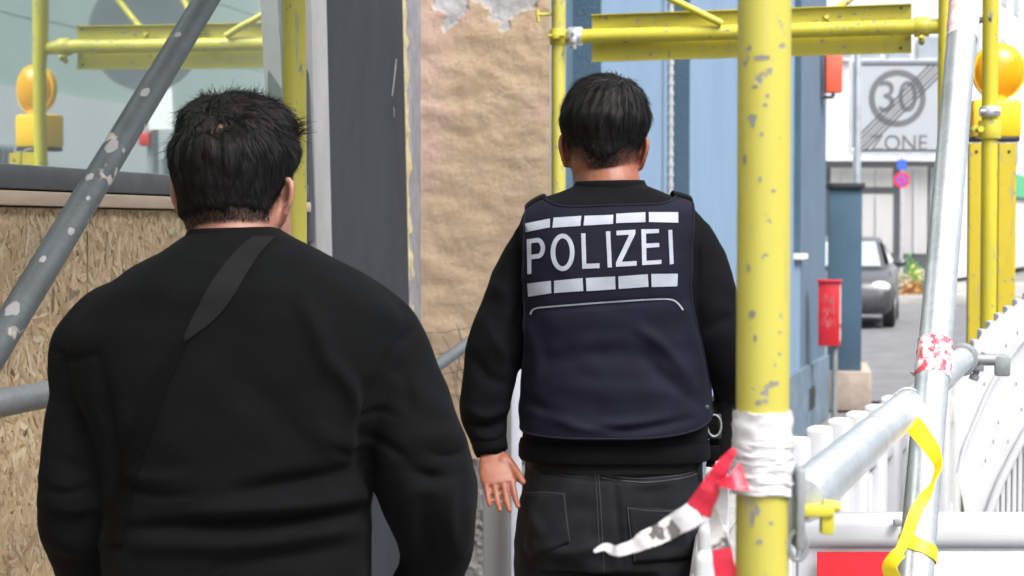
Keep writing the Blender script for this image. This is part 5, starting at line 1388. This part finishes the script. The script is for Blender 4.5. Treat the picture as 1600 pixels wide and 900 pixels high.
# crossbody bag: strap lying on the back, pouch in front
bag = thing('crossbody_bag', 'grey webbing shoulder strap of a crossbody bag across the black sweatshirt', 'bag', tuple(F1.o+Vector((0, 0, 1.0))), R(YAW), None, False)
bag.location.z = 0
bv1 = bvh_of(sw_me)
def drape(fig, bv, px, py, off):
    d = fig.dir(px, py).normalized(); h = bv.ray_cast(fig.cam, d)
    if h[0] is None: return None, None
    n = h[1] if h[1].dot(d) < 0 else -h[1]
    return h[0]+n*off, n
def draped_strip(fig, bv, left, right, name, m, parent, off=.003, sub=10, across=6, th=.0015):
    Lc = catmull([(x, y, 0) for x, y in left], sub); Rc = catmull([(x, y, 0) for x, y in right], sub); V = []; ok = True
    for a, c in zip(Lc, Rc):
        row = []
        for k in range(across+1):
            q = a.lerp(c, k/across); p, n = drape(fig, bv, q.x, q.y, off)
            if p is None and V: p, n = V[-1][k]
            row.append((p, n))
        if all(q[0] is not None for q in row): V.append(row)
    b = MB(); na = across+1; nr = len(V)
    top = [p for r_ in V for p, n in r_]; bot = [p-n*th for r_ in V for p, n in r_]; o = len(top); f = []
    for i in range(nr-1):
        for k in range(across):
            a = i*na+k; f.append((a, a+1, a+na+1, a+na)); f.append((o+a, o+a+na, o+a+na+1, o+a+1))
        for a in (i*na, i*na+across): f.append((a, a+na, o+a+na, o+a))
    for base_ in (0, (nr-1)*na):
        for k in range(across): f.append((base_+k, o+base_+k, o+base_+k+1, base_+k+1))
    b.add(top+bot, f); return b.build(name, m, parent, True, 50)
def seam(pts, w, parent):
    C_ = catmull([(x, y, 0) for x, y in pts], 6); Lp = []; Rp = []
    for i, c in enumerate(C_):
        dd = (C_[min(i+1, len(C_)-1)]-C_[max(i-1, 0)]).normalized(); Lp.append((c.x-dd.y*w, c.y+dd.x*w)); Rp.append((c.x+dd.y*w, c.y-dd.x*w))
    draped_strip(F1, bv1, Lp, Rp, 'seam', 'rib_black', parent, .0012, 1, 2, .001)
seam([(648, 513), (630, 530), (604, 562), (582, 602), (568, 640)], 1.6, sweat)
seam([(100, 560), (116, 562), (140, 566), (154, 590), (162, 640)], 1.4, sweat)
draped_strip(F1, bv1, [(396, 372), (372, 392), (340, 430), (318, 465), (300, 500), (288, 528)], [(430, 374), (412, 392), (388, 425), (366, 462), (336, 500), (290, 534)], 'strap', 'webbing', bag, .004)
draped_strip(F1, bv1, [(286, 528), (262, 556), (236, 590), (212, 650), (192, 715), (178, 790), (172, 850)], [(291, 536), (278, 570), (262, 602), (244, 660), (222, 720), (204, 790), (196, 850)], 'lower_strap', 'webbing_black', bag, .003)
b = MB(); b.ribbon(catmull([(.072, -.010, 1.560), (.078, .03, 1.572), (.070, .085, 1.545), (.03, .150, 1.46), (-.05, .172, 1.30), (-.12, .168, 1.18)], 6), .038, [Vector((0, 0, 1))*(1-t)+Vector((0, 1, 0))*t for t in lerp_list([0, 0, .4, 1, 1, 1], 6)], .002); b.build('front_strap', 'webbing', bag, True)
b = MB(); b.bbox((-.10, .20, 1.12), (.22, .06, .15), .02); b.build('pouch', 'webbing_black', bag, True)

# ------------------------------------------------------------------ police officer
F2 = Fig(950, 3.60)
off = thing('person', 'person in navy POLIZEI vest over black sweater and jeans, walking ahead, seen from behind', 'person', tuple(F2.o), R(YAW), None, False)
def rows2(tab):
    out = []
    for (py, xl, xr, yc, hd, *tl) in tab:
        a, c = F2.pl(xl, py, yc), F2.pl(xr, py, yc); out.append((a.z, (a.x+c.x)/2, yc, (c.x-a.x)/2, hd, 0.0))
    return out
T2 = [(284, 906, 1000, .025, .055), (292, 893, 1016, .022, .064), (300, 875, 1034, .016, .075), (311, 848, 1062, .01, .090), (325, 826, 1084, .004, .102), (350, 812, 1092, .0, .115), (400, 808, 1090, .0, .128), (480, 815, 1088, .0, .132), (560, 818, 1092, .0, .130), (640, 818, 1104, .0, .128), (680, 816, 1104, .0, .128), (708, 818, 1098, .0, .126), (720, 824, 1090, .0, .116)]
p2 = lambda x, y, d=0: F2.pl(x, y, d)
sw2 = MB(); t_ = loft_rows(rows2(T2), 70, 2.5); sw2.add(t_.v, t_.f)
LA2 = [p2(850, 372, .0), p2(822, 415, .0), p2(796, 480, -.01), p2(774, 545, -.02), p2(761, 600, -.02), p2(756, 645, -.02), p2(762, 682, -.03), p2(767, 700, -.035)]
LR2 = [.055, .054, .055, .056, .053, .047, .037, .031]
RA2 = [p2(1058, 362, .0), p2(1092, 410, .0), p2(1110, 470, -.01), p2(1128, 535, -.02), p2(1146, 575, .0), p2(1152, 600, .06), p2(1148, 612, .12), p2(1144, 618, .15)]
RR2 = [.056, .054, .055, .056, .054, .046, .038, .032]
limb(sw2, LA2, LR2); limb(sw2, RA2, RR2)
sw2_me = remesh(sw2, .005, 8, .55)
FOLD2 = [([(735, 640), (760, 650), (790, 636)], .009, .006), ([(735, 662), (765, 668), (790, 655)], .008, -.008), ([(742, 682), (768, 684), (788, 672)], .007, .005), ([(812, 470), (800, 540), (806, 580)], .012, -.010), ([(760, 500), (780, 540), (800, 560)], .014, .005), ([(740, 560), (760, 590), (795, 600)], .013, -.006),
         ([(1082, 350), (1074, 420), (1084, 500)], .010, -.008), ([(1108, 345), (1098, 380), (1096, 440)], .008, .004), ([(1100, 520), (1130, 500), (1148, 500)], .012, -.006), ([(800, 352), (812, 400), (816, 440)], .010, -.006), ([(770, 440), (800, 470)], .015, .004)]
folds(sw2_me, F2, FOLD2, lf=.005, lfs=8, seed=8, amp=1.3)
sweat2 = link('sweater', sw2_me, 'sweat_navy', off, True, 180)
cb_ = MB(); rr = []; cz = F2.pl(953, 294, .02)
for (dz, g) in ((-.020, .006), (-.008, .011), (.006, .0095), (.014, .005), (.012, -.001), (0, .0)):
    rr.append(sring(cz.x, .022, cz.z+dz, .062+g, .062+g, 2.1, 48, .02))
cb_.rings(rr, False); cb_.build('collar', 'rib_black', sweat2, True, 180)
cuff(LA2[-2].lerp(LA2[-1], .1), LA2[-1]+(LA2[-1]-LA2[-2])*.45, .033, sweat2, 'rib_black')
cuff(RA2[-2], RA2[-1]+(RA2[-1]-RA2[-2])*.3, .034, sweat2, 'rib_black')
hm = MB(); hr = rows2([(686, 815, 1104, 0, .129), (709, 816, 1101, 0, .128)])
zA, zB = hr[1][0], hr[0][0]
hm.rings([sring(hr[0][1], 0, z_, hr[0][3]+g, .128+g, 2.5, 64) for z_, g in ((zA-.006, -.004), (zA-.008, .003), (zA-.002, .0065), (zB-.01, .006), (zB, .003))], False)
hm.build('hem', 'rib_black', sweat2, True, 180)
# vest: back and front panels over the same torso
zz2, (vcx, vcy, vhw, vhd, _t) = spl([r_[0] for r_ in sorted(rows2(T2))], list(zip(*[r_[1:6] for r_ in sorted(rows2(T2))])), 120)
def torso2(z): return tuple(np.interp(z, zz2, a) for a in (vcx, vcy, vhw, vhd))
def vest_panel(front, nu=90, nv=110):
    V = []
    sgn = 1 if front else -1
    for j in range(nv+1):
        row = []; t = j/nv
        for i in range(nu+1):
            u = -1+2*i/nu
            # outline in picture rows: hem, shoulder/neck line, side edges
            hem_y = 672-9*abs(u)**4-(30 if u > 0 else 0)*max(0, u)**2
            au = abs(u)
            if au < .60: top_y = 322-2.0*(au/.60)**2-12*max(0, (au-.38)/.22)**1.6
            else: top_y = 308+(au-.60)/.40*(17 if u < 0 else 9)
            if u < 0: top_y += 7*au
            y = hem_y+(top_y-hem_y)*t
            xl = np.interp(y, [300, 330, 350, 400, 440, 480, 520, 560, 640, 690], [826, 822, 819, 817, 817, 819, 821, 817, 812, 812])
            xr = np.interp(y, [295, 318, 345, 400, 440, 480, 520, 560, 600, 640, 690], [1076, 1079, 1078, 1073, 1071, 1075, 1084, 1096, 1106, 1112, 1112])
            xx = xl+(xr-xl)*(.5+.5*math.sin(u*math.pi/2*.98)/math.sin(math.pi/2*.98)); 
            a = F2.pl(xx, y, 0); cx_, cy_, hw_, hd_ = torso2(a.z)
            hw_ += .011; hd_ += .013
            q = min(.9999, abs((a.x-cx_)/hw_)); yy = cy_+sgn*hd_*(1-q**2.6)**(1/2.6)
            low = max(0, 1-t*3.0); yy += sgn*.012*low*(1-q**4)
            row.append(Vector((a.x, yy, a.z)))
        V.append(row)
    return V
def sheet_mesh(V, th, nrm_y):
    nr, nc = len(V), len(V[0]); b = MB(); top = [p for r_ in V for p in r_]; me = bpy.data.meshes.new('vest')
    f = [(i*nc+k, i*nc+k+1, (i+1)*nc+k+1, (i+1)*nc+k) for i in range(nr-1) for k in range(nc-1)]
    if nrm_y > 0: f = [t[::-1] for t in f]
    me.from_pydata(top, [], f); me.update(); return me
vb = vest_panel(False); vme = sheet_mesh(vb, .004, -1)
VF = [([(1000, 515), (1040, 545), (1082, 602)], .012, .005), ([(1010, 560), (1050, 600), (1092, 630)], .014, -.005), ([(830, 640), (920, 668), (1040, 655)], .012, .005), ([(820, 620), (860, 650)], .012, -.004), ([(850, 560), (950, 552), (1040, 560)], .018, -.003), ([(870, 600), (960, 612), (1060, 610)], .020, .003), ([(835, 486), (950, 476), (1050, 468)], .006, -.002), ([(820, 500), (840, 560), (836, 620)], .012, .004), ([(1075, 480), (1085, 540), (1100, 600)], .010, .004), ([(900, 660), (980, 672), (1080, 655)], .008, -.004)]
folds(vme, F2, VF, lf=.0035, lfs=9, seed=5, amp=1.7)
vbv = bvh_of(vme)
vest = link('vest', vme, 'vest', off, True, 180)
md = vest.modifiers.new('thickness', 'SOLIDIFY'); md.thickness = .006; md.offset = -1
fme = sheet_mesh(vest_panel(True), .004, 1); vfo = link('front_panel', fme, 'vest', vest, True, 180)
md = vfo.modifiers.new('thickness', 'SOLIDIFY'); md.thickness = .006; md.offset = -1
# bindings along the armholes, neck and hem
vv_, _n = arrs(vme); nc = 91; nr = 111; G = vv_.reshape(nr, nc, 3)
def binding(P, r, name='binding', m='vest_edge'):
    b = MB(); b.tube([Vector(p) for p in P], r, 8); return b.build(name, m, vest, True, 180)
binding(G[:, 1], .0026); binding(G[:, -2], .0026); binding(G[0, :], .0024); binding(G[-1, 18:73], .0026)
# shoulder pieces joining front and back
G2 = np.array([v.co for v in fme.vertices]).reshape(nr, nc, 3)
for (ia, ib) in ((1, 19), (72, 90)):
    vs_ = []; f_ = []; K = 8
    for i in range(ia, ib+1):
        a, c = Vector(G[-1, i]), Vector(G2[-1, i])
        for k in range(K+1):
            t = k/K; vs_.append(a.lerp(c, t)+Vector((0, 0, .008*math.sin(math.pi*t)+.001)))
    nn_ = ib-ia
    for i in range(nn_):
        for k in range(K): q = i*(K+1)+k; f_.append((q, q+1, q+K+2, q+K+1))
    b = MB(); b.add(vs_, f_); so = b.build('shoulder_strap', 'sweat_navy', vest, True, 180); mdd = so.modifiers.new('t', 'SOLIDIFY'); mdd.thickness = .006; mdd.offset = 0
    b = MB(); b.tube([Vector(vs_[k])+Vector((0, 0, .002)) for k in range(K+1)], .0024, 8); b.tube([Vector(vs_[nn_*(K+1)+k])+Vector((0, 0, .001)) for k in range(K+1)], .0024, 8); b.build('strap_edge', 'vest_edge', vest, True, 180)
# reflective print
ZX, ZY, ZS = 700, 280, 1324/500.0
def zp(p): return (ZX+p[0]/ZS, ZY+p[1]/ZS)
def patch(quad, name, nu=10, nv=4, off=.0016, round_=0.0, m='reflect'):
    q = [Vector((*zp(p), 0)) for p in quad]; V = []; F_ = []
    for j in range(nv+1):
        for i in range(nu+1):
            u, v = i/nu, j/nv; p = (q[0].lerp(q[1], u)).lerp(q[3].lerp(q[2], u), v); h, n = drape(F2, vbv, p.x, p.y, off)
            V.append(h if h is not None else (V[-1] if V else Vector((0, 0, 0))))
    for j in range(nv):
        for i in range(nu): a = j*(nu+1)+i; F_.append((a, a+1, a+nu+2, a+nu+1))
    return V, F_
def put(parts, name, m='reflect'):
    b = MB()
    for V, F_ in parts: b.add(V, F_)
    o = b.build(name, m, vest, True, 180)
    # make the film face outwards
    return o
strips = [[(310, 187), (423, 164), (423, 200), (310, 222)], [(438, 160), (552, 153), (548, 194), (433, 202)], [(565, 153), (684, 149), (682, 186), (561, 193)], [(696, 144), (816, 138), (817, 178), (695, 183)], [(830, 138), (951, 138), (951, 181), (831, 178)],
          [(330, 432), (427, 420), (429, 471), (334, 486)], [(440, 420), (557, 409), (560, 462), (440, 471)], [(571, 409), (691, 402), (693, 455), (573, 463)], [(704, 402), (826, 393), (829, 445), (706, 454)], [(840, 392), (949, 391), (947, 443), (842, 446)]]
for s_ in strips: put([patch(s_, 's')], 'reflective_strip')
def arcpatch(cx, cy, rxo, ryo, rxi, ryi, a0, a1, n=40, tilt=0):
    V = []; F_ = []
    for k in range(n+1):
        a = R(a0+(a1-a0)*k/n)
        for (rx, ry) in ((rxo, ryo), ((rxo+rxi)/2, (ryo+ryi)/2), (rxi, ryi)):
            x = cx+rx*math.cos(a); y = cy-ry*math.sin(a)-tilt*(x-cx); p = zp((x, y)); h, nn = drape(F2, vbv, p[0], p[1], .0016); V.append(h if h is not None else V[-1])
    for k in range(n):
        for j in (0, 1): a = k*3+j; F_.append((a, a+1, a+4, a+3))
    return V, F_
sk = .06
letters = {
 'P': [patch([(328, 249), (346, 247), (347, 391), (331, 393)], 'x', 3, 14), patch([(346, 247), (372, 243), (372, 262), (346, 265)], 'x', 4, 3), patch([(346, 313), (372, 309), (372, 328), (346, 332)], 'x', 4, 3), arcpatch(371, 286, 32, 43, 14, 24, -90, 90, 20)],
 'O': [arcpatch(475, 303, 49, 77, 30, 58, 0, 360, 60)],
 'L': [patch([(551, 225), (569, 224), (573, 370), (556, 371)], 'x', 3, 14), patch([(571, 350), (627, 348), (627, 368), (572, 370)], 'x', 6, 3)],
 'I': [patch([(653, 217), (671, 216), (678, 365), (661, 366)], 'x', 3, 14)],
 'Z': [patch([(697, 214), (775, 210), (774, 229), (697, 233)], 'x', 8, 3), patch([(750, 229), (774, 228), (718, 344), (695, 345)], 'x', 4, 12), patch([(695, 344), (780, 339), (780, 358), (695, 363)], 'x', 8, 3)],
 'E': [patch([(799, 208), (818, 208), (821, 355), (803, 356)], 'x', 3, 14), patch([(818, 208), (872, 207), (872, 223), (818, 226)], 'x', 6, 3), patch([(819, 267), (873, 264), (873, 281), (819, 285)], 'x', 6, 3), patch([(820, 338), (882, 334), (882, 351), (820, 355)], 'x', 6, 3)],
 'I2': [patch([(910, 211), (926, 210), (932, 350), (916, 354)], 'x', 3, 14)]}
for k_, parts in letters.items(): put(parts, 'letter')
L_ = [(343, 560), (350, 544), (368, 533), (430, 526), (600, 512), (760, 501), (880, 495), (925, 499), (950, 514), (971, 541)]
C_ = catmull([(x, y, 0) for x, y in L_], 8); V = []; F_ = []
for i, c in enumerate(C_):
    dd = (C_[min(i+1, len(C_)-1)]-C_[max(i-1, 0)]).normalized(); nn = Vector((-dd.y, dd.x, 0))
    for s_ in (-3.2, 3.2):
        p = zp((c.x+nn.x*s_, c.y+nn.y*s_)); h, _q = drape(F2, vbv, *p, .0016); V.append(h)
F_ = [(2*i, 2*i+1, 2*i+3, 2*i+2) for i in range(len(C_)-1)]
put([(V, F_)], 'piping')
# snap studs low on the vest
for (x, y) in ((1103, 637),):
    h, n = drape(F2, vbv, x, y, .002)
    if h is not None:
        b = MB(); b.sphere(h, (.0055, .003, .0055), 12, 8); b.build('snap', 'dark_metal', vest, True)
# body
bd2 = MB(); t_ = loft_rows([(z, cx, cy, hw-.022, hd-.022, 0) for z, cx, cy, hw, hd, _ in rows2(T2)], 50, 2.3); bd2.add(t_.v, t_.f)
hp2 = F2.pl(944, 232, .045); xf2 = head_xf((hp2.x, .045, hp2.z), -5, -5, 2)
add_head(bd2, xf2, .985, 24)
nb = F2.pl(952, 300, .02); limb(bd2, [Vector((nb.x, .01, nb.z-.07)), Vector((nb.x, .018, nb.z)), Vector((hp2.x+.002, .035, hp2.z-.04)), Vector((hp2.x, .04, hp2.z))], [.070, .064, .0605, .058], 28, 6)
limb(bd2, LA2, [r_*.70 for r_ in LR2], 20, 4); limb(bd2, RA2, [r_*.70 for r_ in RR2], 20, 4)
wl2 = p2(768, 706, -.04)
hand(bd2, wl2, (.18, -.60, -.70), (.02, -.72, .66), (1, .0, .20), .80, (-12, 16, 14), .02, (.40, .84, .0))
wr2 = RA2[-1]+(RA2[-1]-RA2[-2])*.6; hand(bd2, wr2, (-.25, .85, -.45), (-.95, -.2, .1), (.1, .5, .8), 1.0, (30, 40, 30))
legs2 = [dict(p=[p2(886, 800, .0), p2(880, 880, .02), (-.100, .05, .68), (-.105, .03, .52), (-.11, -.02, .28), (-.11, -.05, .10)], r=[.098, .096, .078, .068, .060, .056], toe=-.2),
         dict(p=[p2(1022, 800, .0), p2(1026, 880, -.01), (.105, -.03, .68), (.108, -.06, .52), (.11, -.16, .28), (.11, -.22, .10)], r=[.098, .096, .078, .068, .060, .056], toe=.2)]
JF = [([(958, 742), (964, 800), (972, 880)], .006, -.005), ([(840, 735), (950, 752), (1090, 735)], .004, -.003), ([(830, 850), (880, 862), (950, 850)], .012, .005), ([(990, 760), (1060, 750)], .010, .004), ([(1000, 860), (1060, 850)], .012, -.005), ([(830, 880), (900, 890)], .010, -.005), ([(826, 800), (850, 840)], .012, .004)]
tr2 = legs_and_shoes(F2, off, 1.05, 0, legs2, 'denim', bd2, rows2([(700, 826, 1090, 0, .118), (728, 822, 1096, 0, .122), (780, 816, 1098, 0, .130), (830, 814, 1096, 0, .132), (880, 822, 1090, 0, .118)]), JF, .005)
bm2 = remesh(bd2, .0030, 3, .4); body2 = link('body', bm2, 'skin_tan', off, True, 180)
eyes(xf2, .985, body2)
jbv = bvh_of(tr2.data)
def stitch(pts, w=1.3, m='thread', off=.0015):
    C_ = catmull([(x, y, 0) for x, y in pts], 8); V = []; F_ = []
    for i, c in enumerate(C_):
        dd = (C_[min(i+1, len(C_)-1)]-C_[max(i-1, 0)]).normalized(); nn = Vector((-dd.y, dd.x, 0))
        for s_ in (-w/2, w/2):
            h, _q = drape(F2, jbv, c.x+nn.x*s_, c.y+nn.y*s_, off); V.append(h if h is not None else (V[-1] if V else Vector((0, 0, 0))))
    b = MB(); b.add(V, [(2*i, 2*i+1, 2*i+3, 2*i+2) for i in range(len(C_)-1)]); b.build('stitching', m, tr2, True, 180)
def ledge(poly, name='pocket'):       # pocket patch, slightly proud of the seat
    q = [Vector((x, y, 0)) for x, y in poly]; V = []; nu, nv = 12, 12
    for j in range(nv+1):
        for i in range(nu+1):
            p = (q[0].lerp(q[1], i/nu)).lerp(q[3].lerp(q[2], i/nu), j/nv); h, n = drape(F2, jbv, p.x, p.y, .0028); V.append(h if h is not None else V[-1])
    b = MB(); b.add(V, [(j*(nu+1)+i, j*(nu+1)+i+1, (j+1)*(nu+1)+i+1, (j+1)*(nu+1)+i) for j in range(nv) for i in range(nu)])
    o = b.build(name, 'denim', tr2, True, 180); m_ = o.modifiers.new('t', 'SOLIDIFY'); m_.thickness = .003; m_.offset = -1; return o
ledge([(822, 768), (884, 770), (890, 848), (830, 872)]); ledge([(979, 792), (1072, 796), (1080, 872), (990, 880)])
stitch([(822, 770), (850, 769), (883, 772)], 1.4, off=.0036); stitch([(882, 772), (886, 810), (891, 846)], 1.2, off=.0036); stitch([(980, 793), (1020, 798), (1070, 797)], 1.4, off=.0036); stitch([(980, 793), (985, 835), (992, 876)], 1.2, off=.0036)
stitch([(935, 735), (938, 780), (942, 850), (944, 895)], 1.0); stitch([(930, 735), (933, 780), (936, 850)], .8)
stitch([(826, 735), (880, 742), (935, 748)], 1.0); stitch([(940, 746), (1000, 754), (1060, 748), (1095, 738)], 1.3); stitch([(940, 741), (1000, 748), (1060, 743), (1094, 733)], .9)
stitch([(998, 727), (1030, 730), (1065, 726)], 1.0)
# belt, holster, clip
blt = MB(); br_ = rows2([(714, 826, 1092, 0, .118)])[0]
blt.rings([sring(br_[1], 0, br_[0]+dz, br_[3]+g, .121+g, 2.5, 64) for dz, g in ((-.018, 0), (-.018, .004), (.018, .004), (.018, 0))], False)
belt = blt.build('belt', 'black_leather', off, True, 60)
hc_ = p2(1122, 598, .03); b = MB(); rr = []
b.tube([p2(1121, 575, .02), p2(1122, 595, .02), p2(1128, 622, .02)], [.012, .014, .015], 16); b.bbox(p2(1130, 660, .05), (.035, .05, .15), .012); hol = b.build('holster', 'black_leather', belt, True)
b = MB(); b.bbox(p2(1140, 612, .045), (.030, .030, .040), .008); b.build('grip', 'stone', hol, True)
b = MB(); cc_ = p2(1116, 665, -.03)
pts = [cc_+Vector((.0135*math.cos(a)*(1.0 if math.sin(a) < .5 else 1.0), 0, .021*math.sin(a))) for a in [2*math.pi*k/28 for k in range(29)]]
b.tube(pts, .0022, 8, False); b.build('clip_ring', 'galv_dull', belt, True)
b = MB(); b.bbox(cc_+Vector((0, .008, -.002)), (.030, .010, .050), .006); b.build('clip', 'black_rubber', belt, True)
b = MB(); b.ribbon(catmull([p2(1112, 628, .01), cc_+Vector((-.002, .004, .02)), cc_+Vector((0, .004, -.02)), p2(1114, 700, -.01), p2(1110, 730, -.01)], 5), .018, (0, -1, 0), .003); b.bbox(p2(1115, 708, -.02), (.026, .016, .030), .005); b.build('clip_strap', 'webbing_black', belt, True)
b = MB(); b.bbox(p2(1093, 730, -.062), (.012, .008, .055), .003); b.build('belt_loop', 'denim', tr2, True)
# hair
def mask_o(p):
    ang = math.atan2(p.x, -p.y); a = abs(ang)
    if a < .55: low = -.056+.040*(a/.55)
    elif a < 1.15: low = -.016+(a-.55)*.008
    elif a < 1.75: low = -.011+(a-1.15)*.07
    elif a < 2.2: low = .030+(a-1.75)*.07
    else: low = .062
    low += .004*noise.noise(p*80)
    return max(0, min(1, (p.z-low)/.024))
def thick_o(p): return .0022+.0135*max(0, min(1, (p.z-.004)/.045))+(.010*max(0, min(1, (p.z-.07)/.04)))
def len_o(p): return .007+.034*max(0, min(1, (p.z+.005)/.07))
def lift_o(p): return .0012+.006*max(0, min(1, (p.z-.04)/.07))
make_hair('hair', off, xf2, .985, thick_o, mask_o, (.02, -.055, .10), 9500, len_o, lift_o, 6,
          tufts=[((.0, .0, .135), (.1, 0, 1), .016, 70, .022), ((.02, -.02, .135), (.3, 0, .9), .014, 40, .015)], width=.0018, down=.7)
b = MB(); b.sphere(xf2 @ Vector((0, .050, -.085)), (.060, .052, .040), 24, 16); b.build('beard', 'hair', off, True)
